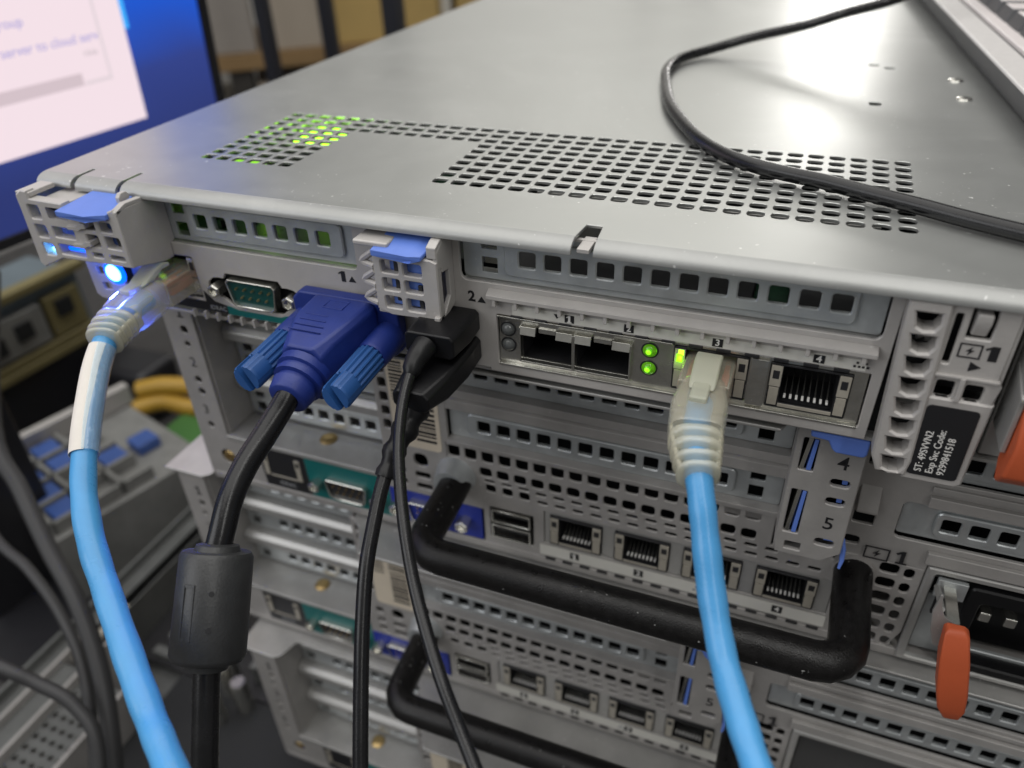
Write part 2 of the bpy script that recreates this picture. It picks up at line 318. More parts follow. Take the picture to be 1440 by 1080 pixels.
# ================================================================== 1. the top, thin server
srv = thing('rack_server', 'thin silver one-unit server on top of the stack with lit blue and green lights', 'server', (15, 0, -110.2), 'servers stacked on the bench')
SRV0 = (15, 0, -110.2)
HX0, HP, HY0, HYP = -164.1, 5.306, 21.9, 4.99
holes = []
for r in range(10):
    for c in range(36):
        if 6 <= c <= 13 and r < 7: continue
        t = c / 35.0
        holes.append(rr(HX0 + HP * c, HY0 + HYP * r, 3.9, 3.45, 0.45 + 0.85 * t, 2))
for x, y, w, h in ((14.5, 182, 4.0, 3.0), (20, 178, 4.0, 3.0), (15, 125.5, 3.6, 4.5)): holes.append(rr(x, y, w, h, 1.2))
lidpoly = [(-202.4, 700), (-202.4, -1.8), (-189.7, -1.8), (-189.7, 3.4), (-188.3, 3.4), (-188.3, -1.8), (-173.6, -1.8), (-173.6, 4.6), (-172.3, 4.6), (-172.3, -1.8), (-45.6, -1.8), (-45.0, 5.0), (-41.4, 5.0), (-40.8, -1.8), (232, -1.8), (232, 700)]
lid = sheet('lid', [lidpoly], holes, top(-68.9), 0.8, LID, srv, 0.12)
p = MB()
def lip(x0, x1, zb=-71.6, yo=0.0):
    prof = [(-1.5, -68.51), (-2.4, -68.57), (-3.3, -68.78), (-4.1, -69.12), (-4.8, -69.6), (-5.3, -70.2), (-5.5, -70.8), (-5.5, zb), (-4.5, zb), (-4.4, -70.6), (-3.9, -70.0), (-3.0, -69.6), (-1.5, -69.45)]
    p.prism([(y + yo, z) for y, z in prof], 'x', x0, x1)
lip(-202.3, -189.8, -71.2); lip(-188.2, -173.7); lip(-172.2, -45.7); lip(-40.7, 232, -71.4)
p.build('lid_lip', LIPM, lid, 0.12, 2)
p = MB(); p.box(-44.6, -41.8, -4.6, 2.5, -71.2, -70.2); p.build('lid_catch', CAST, lid, .15)
p = MB()
for q in ((40.9, 162.8), (41.5, 137.6)): p.lathe((q[0], q[1], -68.6), (0, 0, 1), [(0, 2.6), (.5, 2.3), (.8, 1.4), (.9, .1)], 14)
p.build('rivet', BRIGHT, lid)
p = MB()
p.box(-200.6, -199.6, 4, 700, -110, -69.6); p.box(229, 230, 1, 700, -110, -69.6); p.box(-200.6, 230, 1, 700, -110.2, -109.4); p.box(-200.6, 230, 699, 700, -109.3, -69.6)
p.build('chassis', STEEL, srv)
p = MB(); p.box(-198, 228, 22, 690, -101, -99.4); pcb = p.build('circuit_board', PCB, srv)
p = MB()
for i in range(70):
    x = random.uniform(-190, 120); y = random.uniform(24, 200); a, b, h = random.uniform(1.5, 8), random.uniform(1.5, 7), random.uniform(1.5, 12)
    p.box(x, x + a, y, y + b, -99.4, -99.4 + h)
p.build('board_parts', CHIP, pcb)['kind'] = 'stuff'
p = MB(); p.box(-98, -8, 20, 140, -93, -89); p.box(0, 45, 20, 140, -95, -90); p.box(-120, -104, 24, 140, -92, -86); p.build('riser_card', DARKIN, srv, .4)
p = MB(); p.box(-166, -106, 8, 70, -86.3, -85.2); rc_ = p.build('riser_board', PCB, srv)
p = MB()
for i in range(26):
    x = random.uniform(-165, -112); y = random.uniform(9, 60); a = random.uniform(1, 5); p.box(x, x + a, y, y + random.uniform(1, 5), -85.2, -85.2 + random.uniform(.8, 5))
p.build('board_parts', CHIP, rc_)['kind'] = 'stuff'
p = MB(); p.lathe((-153, 62, -74), (0, 0, 1), [(0, 9), (1.5, 8), (2.6, 4.5), (2.8, .1)], 20); p.build('status_led', GREENLED, srv)
p = MB(); p.lathe((-158.5, 31, -73.5), (0, 0, 1), [(0, 5.5), (1, 4.6), (1.5, .1)], 16); p.build('status_led', GREENDIM, srv)
point('status_led_glow', (-147, 66, -71.2), 0.0006, (0.35, 1.0, 0.03), 1.0)
point('riser_led_glow', (-150, 24, -80), 0.0003, (0.45, 1.0, 0.05), 1.0)
# rear panel
cx, cz = -139.9, -98.8
dcut = [(cx + a, cz + b) for a, b in ((-8.9, 5.2), (8.9, 5.2), (9.9, 3.4), (11.6, 3.5), (13.6, 3.2), (15.4, 1.8), (16, 0), (15.4, -1.8), (13.6, -1.8), (10.9, -3.3), (8.0, -5.2), (-8.0, -5.2), (-10.9, -3.3), (-13.6, -1.8), (-15.4, -1.8), (-16, 0), (-15.4, 1.8), (-13.6, 3.2), (-11.6, 3.5), (-9.9, 3.4))]
pnl = sheet('rear_panel', [[(-184, -70.0), (-184, -107.2), (-120, -107.2), (-120, -108.6), (-68.5, -108.6), (-68.5, -109.4), (21.5, -109.4), (22.2, -70.0)]],
            [rc(-170.3, -104.6, -86.2, -72.6, 1.2), rc(-75.2, 19.6, -84.2, -70.9, 1.8, 3), rc(-66.2, 19.5, -106.6, -92.4, .4), rc(-176.2, -159.0, -103.4, -90.0, .8), dcut], front(0.5), 1.0, CAST, srv, .15)
slot_cover(srv, -169.8, -105.0, -79.2, 13.0, 2.2, (-157.3, -108.3), [-153.3 + 6.52 * k for k in range(7)], [(-161.1, -75.9), (-161.1, -82.4)])
slot_cover(srv, -74.9, 19.3, -77.5, 12.9, 2.2, (-64.0, 13.9), [-58.2 + 6.26 * k for k in range(12)], [(-68.1, -74.2), (-68.1, -80.3)], 4.1)
p = MB(); p.box(-71.5, -64.5, 7, 9, -82.5, -79); p.build('white_tag', PAPER, srv)
p = MB(); p.box(-66, 17, 30, 31, -85.8, -72); p.build('dark_shroud', STEEL, srv)
# channel under the covers
p = MB(); p.box(-170, -105, 1.2, 8, -87, -86.2); p.box(-75, 19.5, 1.2, 8, -85, -84.2); p.build('slot_shelf', STEEL, srv)
# ledge with ribs over the network card
p = MB(); p.box(-68, 19.5, -2.2, 0, -87.6, -86.4); p.prism([(-2.2, -86.4), (0, -86.4), (0, -85.4)], 'x', -68, 19.5)
led_ = p.build('port_ledge', CAST, srv, .2)
p = MB()
for k in range(16): p.box(-66.6 + 5.55 * k, -65.6 + 5.55 * k, -1.9, 0, -89.6, -87.6)
p.build('rib', CAST, led_, .25)
p = MB(); p.box(-62, 18, -.12, 0, -91.9, -89.3); st_ = p.build('number_strip', WHITESTRIP, srv)
for n_, x in zip('1234', (-47.4, -33.0, -12.8, 8.6)):
    q = MB(); q.box(x - 1.15, x + 1.15, -.24, -.12, -91.6, -89.6); tt_ = q.build('number_box', INK, st_)
    (one('number', 2.5, x, -90.6, front(-.27), WHITEINK, st_, th=.22) if n_ == '1' else text('number', n_, 2.3, x, -90.6, front(-.27), WHITEINK, st_, bold=.03))
p = MB()
for x in (16.2, 17.9): p.box(x - .25, x + .25, -.2, -.1, -90.3, -89.8); p.box(x - .7, x - .2, -.2, -.1, -91.2, -90.7); p.box(x + .2, x + .7, -.2, -.1, -91.2, -90.7)
p.build('network_mark', INK, st_)
p = MB(); p.prism([(-51.3, -89.8), (-49.7, -89.8), (-50.5, -91.0)], 'y', -.2, -.1); p.build('arrow', INK, st_)
p = MB()
for k in range(13): p.box(-62.5 + 6.2 * k, -59.3 + 6.2 * k, -.3, 1.5, -92.9, -92.1)
p.build('spring_finger', CHIP, srv, .15)
# network card faceplate
fp = sheet('card_faceplate', [rc(-66.0, 19.2, -106.4, -92.7, .3)], [rc(-59.9, -46.6, -104.4, -95.2, .2), rc(-45.9, -32.4, -104.4, -95.2, .2), rc(-22.3, -5.4, -105.4, -93.5, .2), rc(-0.8, 16.3, -105.6, -93.7, .2)], front(1.4), .8, BRIGHT, srv, .08)
p = MB(); p.box(-66, 19.2, -.2, 1.6, -107.0, -106.4); p.box(-66, -22.6, -.4, 1.2, -93.1, -92.6); p.box(-5.0, -1.2, .2, 1.0, -105.8, -93.4); p.build('plate_flange', BRIGHT, fp, .1)
for x0, x1 in ((-59.9, -46.6), (-45.9, -32.4)):
    q = MB(); q.box(x0, x1, 25, 26, -104.4, -95.2); q.box(x0 - .4, x0, 1.8, 25, -104.6, -95); q.box(x1, x1 + .4, 1.8, 25, -104.6, -95); q.box(x0, x1, 1.8, 25, -104.9, -104.5); q.box(x0, x1, 1.8, 25, -95.1, -94.7)
    cg = q.build('module_cage', CHIP, fp)
    q = MB(); q.box(x0, x1, -.6, 1.0, -104.8, -104.35); q.box(x0 - .35, x0 + .05, -.6, 1.0, -104.8, -94.9); q.box(x1 - .05, x1 + .35, -.6, 1.0, -104.8, -94.9); q.build('cage_rim', BRIGHT, cg, .08)
    for a, e in ((x0, x0 + 4.0), (x0 + 9.2, x1)):
        q = MB(); q.prism([(-.4, -94.6), (1.0, -94.4), (1.0, -95.0), (-.6, -96.9), (-1.0, -96.6)], 'x', a, e); q.build('spring_tab', BRIGHT, cg, .08)
    q = MB(); q.prism([(0.5, -95.0), (4, -95.0), (4, -96.8), (.6, -96.3)], 'x', x0 + 4.4, x0 + 8.8); q.build('key_tab', BRIGHT, cg, .08)
for x, z, m in ((-63.6, -96.7, LENS), (-63.6, -101.2, LENS), (-27.9, -96.1, GREENLENS), (-27.9, -101.0, GREENLENS)):
    q = MB(); q.lathe((x, 1.1, z), (0, -1, 0), [(0, 1.75), (.5, 1.7), (1.1, 1.3), (1.5, .7), (1.6, .05)], 18); o_ = q.build('indicator_light', m, fp, label='lit green indicator light' if m is GREENLENS else None)
    if m is GREENLENS: q = MB(); q.sphere((x - .1, .0, z + .1), .75); q.build('die', JACKLED, o_)
    q = MB(); q.lathe((x, 1.0, z), (0, -1, 0), [(0, 2.1), (.2, 2.1), (.2, 1.7), (0, 1.7)], 18); q.build('lens_ring', CHIP, o_)
rj45(fp, -22.2, -5.5, -105.3, -93.6, 0.6, lit=True)
rj45(fp, -0.7, 16.2, -105.5, -93.8, 0.6)
p = MB(); p.box(-21.2, -20.0, .2, .6, -95.6, -94.2); p.build('status_led', GREENLED, fp)
point('link_led_glow', (-20.8, -1.2, -97.0), 0.00018, (0.4, 1.0, 0.03), .5)
# left jack, serial port and their print
rj45(srv, -176.0, -159.3, -103.2, -90.2, 0.8, frame_m=BRIGHT)
p = MB(); p.box(-173.2, -171.6, -.2, .6, -91.2, -90.3); p.build('status_led', GREENLED, srv)
bd = MB(); bd.prism([(-177, -103.9), (-161.0, -103.9), (-158.2, -103.9), (-158.2, -100.4), (-156.8, -101.6), (-155.0, -103.4), (-150.9, -104.2), (-150.9, -106.9), (-177, -106.9)], 'y', -.14, 0)
bdo = bd.build('black_label', INK, srv)
text('label_text', 'iDRAC', 2.0, -154.2, -105.5, front(-.18), GREYINK, bdo)
bd = MB(); bd.prism([(-150.9, -104.2), (-149.6, -104.3), (-147.2, -105.0), (-132.6, -105.0), (-130.5, -104.2), (-122, -103.9), (-122, -106.9), (-150.9, -106.9)], 'y', -.14, 0); bd.build('teal_label', TEAL, srv)
sp_ = dshell(srv, cx, cz, -0.8)
for x in (-152.5, -127.3): hexnut(sp_, x, 2, cz, 2.2, 4.5)
dark_back(srv, -157, -123, 3.5, -105, -93)
p = MB()
for k in range(11): p.box(-164 + 4.3 * k, -163.2 + 4.3 * k, -1.0, .8, -109.6, -107.0)
p.box(-184, -118, .8, 6, -109.8, -109.0); p.build('vent_tooth', CAST, srv, .15)
for n_, x, z in (('1', -109.2, -88.6), ('2', -72.6, -88.6)):
    (one('slot_number', 4.2, x, z, front(-.05), INK, srv, foot=False, th=.3) if n_ == '1' else text('slot_number', n_, 3.9, x, z, front(-.05), INK, srv, bold=.10))
    q = MB(); q.prism([(x + 2.6 + a * 1.1, z - .5 + b * 1.0) for a, b in TRI_U], 'y', -.1, 0); q.build('arrow', INK, srv)
# id plate with the blue light
idp = sheet('id_plate', [[(-197.6, -90), (-197.4, -105.6), (-195.8, -106.9), (-184.6, -106.9), (-184, -105), (-184, -90)]], [rr(-186.8, -97.4, 4.6, 4.6, 2.2, 4), rr(-192.4, -97.4, 2.6, 2.6, .4), rr(-191.8, -102.4, 3.2, 2.4, .4), rr(-187.5, -92.4, 2.4, 1.8, .3)], front(-3.0), 1.0, CAST, srv, .15)
q = MB(); q.lathe((-186.8, -3.2, -97.2), (0, -1, 0), [(0, 3.9), (.7, 3.7), (1.0, 3.0), (1.0, .05)], 24); idl = q.build('identify_light', BLUERIM, srv, label='blue identify light, lit')
q = MB(); q.lathe((-186.6, -4.0, -97.0), (0, -1, 0), [(0, 2.7), (.6, 2.5), (1.2, 1.4), (1.3, .05)], 20); q.build('lens', BLUELED, idl)
q = MB(); q.box(-198.4, -182.5, -12.2, -11.2, -88.8, -86.0); gp = q.build('glow_pipe', BLUERIM, srv, .4, label='blue light bar behind the left cage')
q = MB(); q.box(-196.4, -193.2, -12.6, -12.0, -87.6, -86.4); q.build('lens', BLUELED, gp, .3)
point('identify_light_glow', (-186.5, -8.0, -98.0), 0.0022, (0.06, 0.12, 1.0), 1.2)
sl_ = bpy.data.lights.new('identify_light_beam', 'SPOT'); sl_.energy = 0.45; sl_.color = (0.05, 0.10, 1.0); sl_.spot_size = math.radians(66); sl_.spot_blend = .6; sl_.shadow_soft_size = .0015
so_ = bpy.data.objects.new('identify_light_beam', sl_); col.objects.link(so_); so_.location = W(-187.0, -9.0, -96.5); so_.rotation_euler = (W(-163, -29, -101.5) - so_.location).to_track_quat('-Z', 'Y').to_euler()
point('cage_light_glow', (-193.0, -9.0, -92.5), 0.0008, (0.05, 0.15, 1.0), .8)
dark_back(srv, -197, -184.5, 2, -106, -90)
# left cage
def lattice(name, poly, hl, y, th, parent): return sheet(name, [poly], [rc(*h, .55, 2) for h in hl], front(y + th / 2), th, CAST, parent, .3)
lc = lattice('latch_cage', [(-199.4, -70.5), (-197.0, -69.0), (-195.2, -69.2), (-194.9, -71.2), (-183.4, -71.4), (-183.0, -73.9), (-168.4, -74.1), (-168.0, -72.0), (-166.2, -71.4), (-165.2, -72.5), (-165.2, -87.6), (-190.3, -88.0), (-199.0, -91.8), (-200.3, -90.6), (-199.8, -80)],
             [(-196.6, -192.6, -76.9, -72.9), (-196.6, -192.6, -82.3, -78.6), (-196.4, -192.6, -87.6, -84.0), (-190.2, -182.6, -76.4, -72.6), (-190.2, -182.6, -81.6, -78.5), (-190.2, -181.0, -86.6, -83.6), (-178.6, -174.2, -78.0, -75.2), (-172.4, -168.2, -78.0, -75.2), (-178.4, -174.2, -82.8, -79.3), (-172.0, -166.8, -82.6, -79.2), (-178.4, -174.6, -86.0, -84.6), (-172.2, -167, -86.0, -84.6)], -15, 3.0, srv)
p = MB()
for z in (-78.0, -83.1): p.prism([(-183.4, z - .2), (-179.6, z - .3), (-178.2, z + .5), (-176.6, z + .7), (-176.6, z + 2.0), (-178.6, z + 1.9), (-180.0, z + .9), (-183.4, z + .7)], 'y', -15.9, -12.5)
p.build('rib', CAST, lc, .12)
p = MB(); p.prism([(-14.6, -71.6), (-14.6, -87.4), (-3.5, -90.4), (-.2, -90.4), (-.2, -86.4), (1.7, -86.0), (1.7, -72.9), (-4, -72.0)], 'x', -166.6, -165.0)
p.box(-200.2, -199.0, -14.5, 1, -90.5, -71); p.box(-199.6, -194.6, -14.6, -6, -71.0, -69.6); p.box(-194.6, -184.5, -12.5, 1, -73.2, -72.2)
p.prism([(-14.8, -71.8), (-11, -70.6), (-1, -71.2), (-1, -72.4), (-11, -71.8), (-14.8, -73.0)], 'x', -167.0, -165.0)
p.build('cage_wall', CAST, lc, .3)
p = MB(); p.box(-165.2, -152.0, -2.2, -0.1, -73.2, -71.9); p.build('cage_arm', CAST, lc, .25)
p = MB(); p.lathe((-166.0, -9.5, -80.4), (1, 0, 0), [(0, 2.7), (.7, 2.5), (1.0, 2.0), (.5, 1.5), (.5, .05)], 18); p.build('boss', CAST, lc)
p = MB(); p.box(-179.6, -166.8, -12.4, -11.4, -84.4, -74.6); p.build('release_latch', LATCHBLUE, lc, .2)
p = MB()
for x in (-176.2, -169.4): p.box(x - .9, x + 1.3, -12.9, -12.3, -84, -74.8)
p.build('latch_slot', CHIP, lc, .2)
tb = MB(); tb.loft([[(x, y, z) for x, y, z in ((-183.4 + i, -17.6, -74.0), (-172.2, -18.9, -74.0), (-167.6, -15.8, -73.9), (-167.6, -15.8, -72.4), (-172.2, -18.9, -72.3), (-183.4 + i, -17.6, -72.3))] for i in (0,)] + [[(-182, -4, -72.0), (-172, -4, -72.0), (-168, -4, -72.0), (-168, -4, -70.9), (-172, -4, -70.9), (-182, -4, -70.9)]])
tb.build('release_tab', TABBLUE, lc, .35, 3)
p = MB(); p.prism([(-9.6, -73.0), (-6.0, -73.0), (-6.0, -70.0), (-6.8, -69.2), (-8.6, -69.2), (-9.6, -70.2)], 'x', -169.6, -168.2); p.build('tab_ear', CAST, lc, .25)
# middle cage
mc_ = lattice('latch_cage', [(-94.2, -76.0), (-78.6, -76.0), (-77.0, -76.6), (-77.0, -92.0), (-90.6, -92.3), (-94.4, -91.0)],
              [(-92.0, -87.4, -80.9, -77.6), (-86.0, -81.2, -80.9, -77.7), (-92.0, -87.4, -85.5, -82.3), (-86.0, -81.2, -85.4, -82.3), (-91.9, -87.4, -90.3, -87.1), (-86.0, -81.2, -90.4, -87.1)], -8.6, 2.4, srv)
p = MB()
p.prism([(-8.2, -74.0), (-8.2, -78.4), (-6.2, -78.8), (-6.2, -80.0), (-2.6, -80.6), (-2.6, -87.6), (-6.6, -91.2), (-8.2, -91.6), (-8.2, -92.2), (-6.2, -92.2), (0, -90.6), (0, -72.4), (-5.2, -72.4)], 'x', -78.2, -76.9)
p.box(-78.6, -77.0, -9.4, -5.5, -92.2, -90.6); p.box(-94.4, -77.4, -8.2, 0, -92.2, -91.2)
p.prism([(-8.4, -72.9), (-8.4, -75.8), (-6.5, -75.4), (0, -71.6), (0, -70.9), (-6.2, -72.0)], 'x', -79.6, -77.0)
p.build('cage_wall', CAST, mc_, .3)
p = MB(); p.box(-99.0, -89.5, -8.6, 0, -74.6, -73.2); p.build('cage_roof', CAST, mc_, .5, 3)
for z in (-77.4, -82.4, -87.3):
    q = MB(); pts = [(-94, -8.0, z + 1.5), (-97.6, -6.8, z - 1.2), (-98.2, -6.6, z - 1.9), (-97.4, -6.8, z - 2.3), (-94, -8.0, z - 2.4)]
    q.tube(pts, .85, 8); q.tube([(-97.6, -6.8, z - 1.3), (-97.0, -1, z - 1.2)], .85, 8); q.build('cage_loop', CAST, mc_)
p = MB(); p.box(-91, -80.6, -6.2, -5.4, -90.4, -77); p.build('release_latch', TABBLUE, mc_, .3)
p = MB(); p.box(-89.5, -86.8, -6.9, -6.2, -89, -78); p.box(-83.5, -82.3, -6.9, -6.2, -90, -84); p.build('latch_slot', CHIP, mc_, .2)
tb = MB(); tb.loft([[(-93.6, -9.9, -76.3), (-83.0, -11.4, -76.3), (-80.4, -9.6, -76.2), (-80.4, -9.6, -75.0), (-83.0, -11.4, -74.6), (-93.6, -9.9, -74.6)], [(-92.6, 0, -73.4), (-83, 0, -73.4), (-78.6, 0, -73.4), (-78.6, 0, -72.4), (-83, 0, -72.3), (-92.6, 0, -72.3)]])
tb.build('release_tab', TABBLUE, mc_, .35, 3)
# grille and right end panel
gr = sheet('air_grille', [[(21.8, -71.6), (29.4, -71.6), (31.0, -109.5), (30.5, -113.4), (24.6, -113.4), (23.0, -109.5)]], [[(23.5 + .22 * k, -74.0 - 5.0 * k), (28.0 + .22 * k, -74.0 - 5.0 * k), (28.2 + .22 * k, -76.2 - 5.0 * k), (27.4 + .22 * k, -77.6 - 5.0 * k), (25.6 + .22 * k, -77.9 - 5.0 * k), (24.2 + .22 * k, -77.2 - 5.0 * k)] for k in range(8)], front(-2.6), 5.0, CAST, srv, .45)
p = MB(); p.box(22, 31, 4, 5, -112, -71); p.build('backing', DARKIN, gr)
p = MB()
for z in (-79, -94.5): p.box(25.6, 28.8, .5, 2.0, z - 4, z)
p.build('inner_rib', STEEL, gr, .2)
p = MB(); p.prism([(24.7, -83.2), (27.0, -82.0), (27.0, -84.8)], 'y', -.3, 0.3); p.build('arrow', INK, gr)
ep = sheet('end_panel', [[(29.2, -71.4), (41.4, -71.4), (41.2, -86.5), (42.2, -88.4), (41.4, -94.0), (30.2, -94.0)]], [rc(33.0, 37.4, -78.6, -71.9, .3), rc(30.4, 31.8, -84.8, -73.6, .4), rc(30.8, 34.2, -92.6, -88.6, .6), rc(36.0, 39.4, -92.6, -88.8, .6)], front(-3.4), 1.4, CAST, srv, .25)
p = MB(); p.prism([(-4.8, -72.9), (-5.0, -74.8), (-3.4, -78.2), (-1.5, -78.2), (-1.5, -72.9)], 'x', 33.8, 36.6); p.build('lid_latch', CAST, ep, .4, 3)
dark_back(srv, 30, 41, 1, -93, -71.8)
p = MB(); p.box(41.0, 42.0, -3.6, 30, -94, -71.4); p.box(30.0, 41.5, -4.8, -3.4, -87.6, -86.9); p.box(34.6, 35.6, -5.0, -3.0, -92.8, -87.2); p.build('panel_edge', CAST, ep, .2)
ic = sheet('power_icon', [rc(32.6, 36.6, -82.8, -79.6, .05)], [rc(32.9, 36.3, -82.5, -79.9, .05)], front(-4.15), .1, INK, ep, 0)
q = MB(); q.prism(bolt_poly(34.6, -81.2, 1.0), 'y', -4.2, -4.1); q.build('bolt_mark', INK, ic)
one('unit_number', 4.6, 38.7, -81.2, front(-4.15), INK, ep, foot=False, th=.34)
q = MB(); q.prism([(35.3, -83.5), (35.3, -85.7), (37.4, -84.6)], 'y', -4.2, -4.1); q.build('arrow', INK, ep)
tg = sheet('tag_frame', [[(29.0, -92.6), (42.0, -92.6), (41.6, -113.4), (40.4, -114.4), (30.0, -114.4), (29.8, -113)]], [], front(-3.6), 1.8, CAST, srv, .4)
st2 = sheet('service_label', [rc(30.5, 40.2, -112.6, -94.4, .8)], [], front(-4.62), .24, INK, tg, .02)
for k, t_ in enumerate(('ST: 49SVVN2', 'Exp Svc Code:', '9299841518')):
    text('label_text', t_, 2.1, 32.6 + 2.2 * k, -111.6, front(-4.78), WHITEINK, st2, rot=math.pi / 2, align='LEFT', sx=.94)
# power supply at the right end
psu = MB(); psu.box(44, 128, 2, 60, -109.0, -71.5); pso = psu.build('power_supply', STEEL, srv, .4)
p = MB(); p.box(50, 90, -1, 2, -92, -74); p.build('power_inlet', BLACKPL, pso, .6)
p = MB(); p.prism([(0, -84), (-10, -86.5), (-10, -87.5), (0, -86)], 'x', 44.2, 46.6); p.box(44.4, 45.4, -9, 2, -100, -78); p.build('lever_arm', STEEL, pso, .2)
p = MB(); p.prism([(-2, -86), (-9, -88), (-13, -96), (-12, -104), (-8, -108), (-5, -104), (-4, -95)], 'x', 45.6, 53); p.build('release_lever', ORANGE, pso, .8, 3)

# ================================================================== 2. the three two-unit servers below
GRP = 'servers stacked on the bench'
B0 = (20, 17, -197.6)
sv = thing('rack_server', 'two-unit grey server directly under the thin top server, with an orange lever', 'server', B0, GRP)
YB = 17.0
p = MB(); p.box(-201, 237, 24, 717, -197.4, -196.6); p.box(-201, -200, 24, 717, -196.6, -113); p.box(236, 237, 24, 717, -196.6, -113); p.box(-201, 237, 716, 717, -196.6, -113); p.build('chassis', STEEL, sv)
p = MB(); p.prism([(-202.4, 717), (-202.4, 16.0), (-184, 16.0), (-181.5, 18), (-179, 26), (-176, 28), (-120, 28), (-116, 24), (-114, 15.2), (-110, 12), (-104, 1.0), (4, 1.0), (9, 12), (237.5, 12), (237.5, 717)], 'z', -112.6, -111.6); p.build('lid', STEEL, sv, .4)
p = MB(); p.box(-116, 50, 40, 41, -196, -113); p.box(-184, -114, 46, 47, -172, -113); p.box(-199, -117, 40, 41, -196, -173); p.box(30, 236, 40, 41, -196, -113); p.build('backing', DARKIN, sv)
# left column with the slot numbers
clm = sheet('slot_column', [[(-197.4, -113), (-184.5, -113), (-184.5, -174.5), (-117.5, -174.5), (-117.5, -195.4), (-196, -195.4), (-197.4, -194)]],
            [rr(-189.6, -128.6, 3.0, 3.0, 1.2), rr(-190.0, -134.4, 2.4, 2.2, 1.0), rr(-190.2, -149.2, 3.0, 2.8, 1.2), rr(-190.2, -154.4, 3.0, 2.8, 1.2), rr(-190.8, -169.4, 2.8, 2.8, 1.2), rr(-187.0, -183.8, 6.6, 6.6, 3.2, 4), rc(-171.2, -153.4, -188.0, -176.6, .3), rc(-145.4, -124.0, -190.0, -180.4, 3.5, 3)], front(YB + .5), 1.0, PANEL, sv, .15)
for n_, x, z in (('2', -190.0, -142.0), ('3', -190.9, -162.6)): text('slot_number', n_, 5.6, x, z, front(YB - .06), INK, clm, bold=-.02)
one('slot_number', 6, -189.4, -121.6, front(YB - .06), INK, clm, th=.13)
p = MB(); p.lathe((-187, YB + 2.5, -183.8), (0, -1, 0), [(0, 3.2), (1.2, 3.0), (2.4, 2.2), (2.4, .8), (1.4, .7), (1.4, .05)], 14); p.build('screw', BRASS, clm)
for a, e, y_, z_ in ((-184.6, -183.6, 45, -172.4), (-198, -197, 40, -195), (-117, -116.2, 46, -172.4)): MB().box(a, e, YB + 1.1, y_, z_, -113).build('side_wall', PANEL, clm)
p = MB(); p.box(-184.5, -117.5, YB - .6, 46, -174.4, -172.6); sh_ = p.build('slot_shelf', STEEL, sv, .3)
p = MB(); p.lathe((-147, 27, -172.7), (0, 0, 1), [(0, 3.4), (.5, 3.2), (1.0, 2.2), (1.2, .8), (1.0, .05)], 16); p.build('screw', BRASS, sh_)
for k, z in enumerate((-124.4, -144.8, -165.2)):
    slot_cover(sv, -183, -117.5, z, 12.6, 32, (-172, -118.6), [-163.2 + 6.55 * q for q in range(7)], [(-178.2, z + 3.2), (-178.2, z - 3.0)])
p = MB()
for z in (-134.6, -155.0): p.prism([(46, z - 3.2), (28, z - 3.2), (26.5, z - 2.0), (26.5, z + 1.2), (28.5, z + 3.2), (46, z + 3.2)], 'x', -183.4, -117)
for z in (-114.6,): p.box(-183.4, -117, 27, 46, z - 1, z + 2)
p.build('slot_bar', STEEL, sv, .5)
# jack, serial and video row
p = MB(); p.prism([(-172.2, -175.0), (-152.0, -175.0), (-151.2, -192.6), (-171.2, -192.6)], 'y', YB - .12, YB); bl = p.build('black_label', INK, clm)
rj45(clm, -170.8, -154.0, -188.0, -176.8, YB - .1, frame_m=TAUPE, ledw=2.6)
text('label_text', 'iDRAC', 2.5, -161.5, -190.3, front(YB - .16), GREYINK, bl)
p = MB(); p.prism([(-151.8, -175.0), (-117.6, -175.0), (-117.6, -192.6), (-151.0, -192.6)], 'y', YB - .12, YB)
tl = p.build('teal_label', TEAL, clm)
o = dshell(clm, -134.7, -185.2, YB - 1.6, 8.4, 4.2, CHIP)
for x in (-147.4, -122.0): hexnut(o, x, YB + .5, -185.2, 2.4, 4.5)
bp_ = sheet('video_panel', [[(-117.3, -178.4), (-82.6, -178.4), (-82.6, -192.4), (-117.3, -192.4)]], [], front(YB + .4), 1.0, BLUEINK, sv, .1)
o = dshell(bp_, -101.2, -185.2, YB - 2.2, 8.4, 4.2, BLUEINK, ((5, 2.2), (5, 0), (5, -2.2)), 'video_port', 2.3)
for x in (-113.8, -88.6): hexnut(o, x, YB + .2, -185.2, 2.5, 4.8)
p = MB(); p.box(-197, 236, YB + .2, 40, -196.6, -195.2); p.box(-196, 50, YB - .2, YB + 1.5, -195.3, -193.0); p.build('bottom_lip', PANEL, sv, .3)
# vertical bezel beside the low slots, with its sticker
vb = sheet('vertical_bezel', [[(-117.2, -113.4), (-92.4, -113.4), (-92.4, -152.5), (-93.5, -152.5), (-93.5, -178.2), (-117.2, -178.2)]],
           [rr(-114.0, -117.6 - 5.45 * k, 2.9, 3.7, .8) for k in range(7)] + [rr(-103.4, -162.8, 5.2, 5.4, 2.0, 3), rr(-103.2, -169.4, 5.6, 2.6, .6), rr(-103.0, -174.4, 5.8, 2.4, .6), rr(-111.4, -169, 3.4, 2.4, .5), rr(-111.2, -174, 3.4, 2.4, .5), rr(-111.6, -163, 3.2, 3.4, .8)], front(YB + .5), 1.2, PANEL, sv, .2)
stk = sheet('barcode_sticker', [rc(-111.8, -94.9, -157.6, -116.0, 1.6, 3)], [], front(YB - .16), .16, CREAM, vb, .02)
p = MB(); z = -119.0
rnd = random.Random(3)
while z > -154:
    h = rnd.choice((.35, .5, .8, 1.1)); p.box(-103.6, -96.4, YB - .3, YB - .2, z - h, z); z -= h + rnd.choice((.5, .6, .9))
z = -119.0
while z > -140:
    h = rnd.choice((.35, .5, .8)); p.box(-110.8, -106, YB - .3, YB - .2, z - h, z); z -= h + rnd.choice((.5, .7))
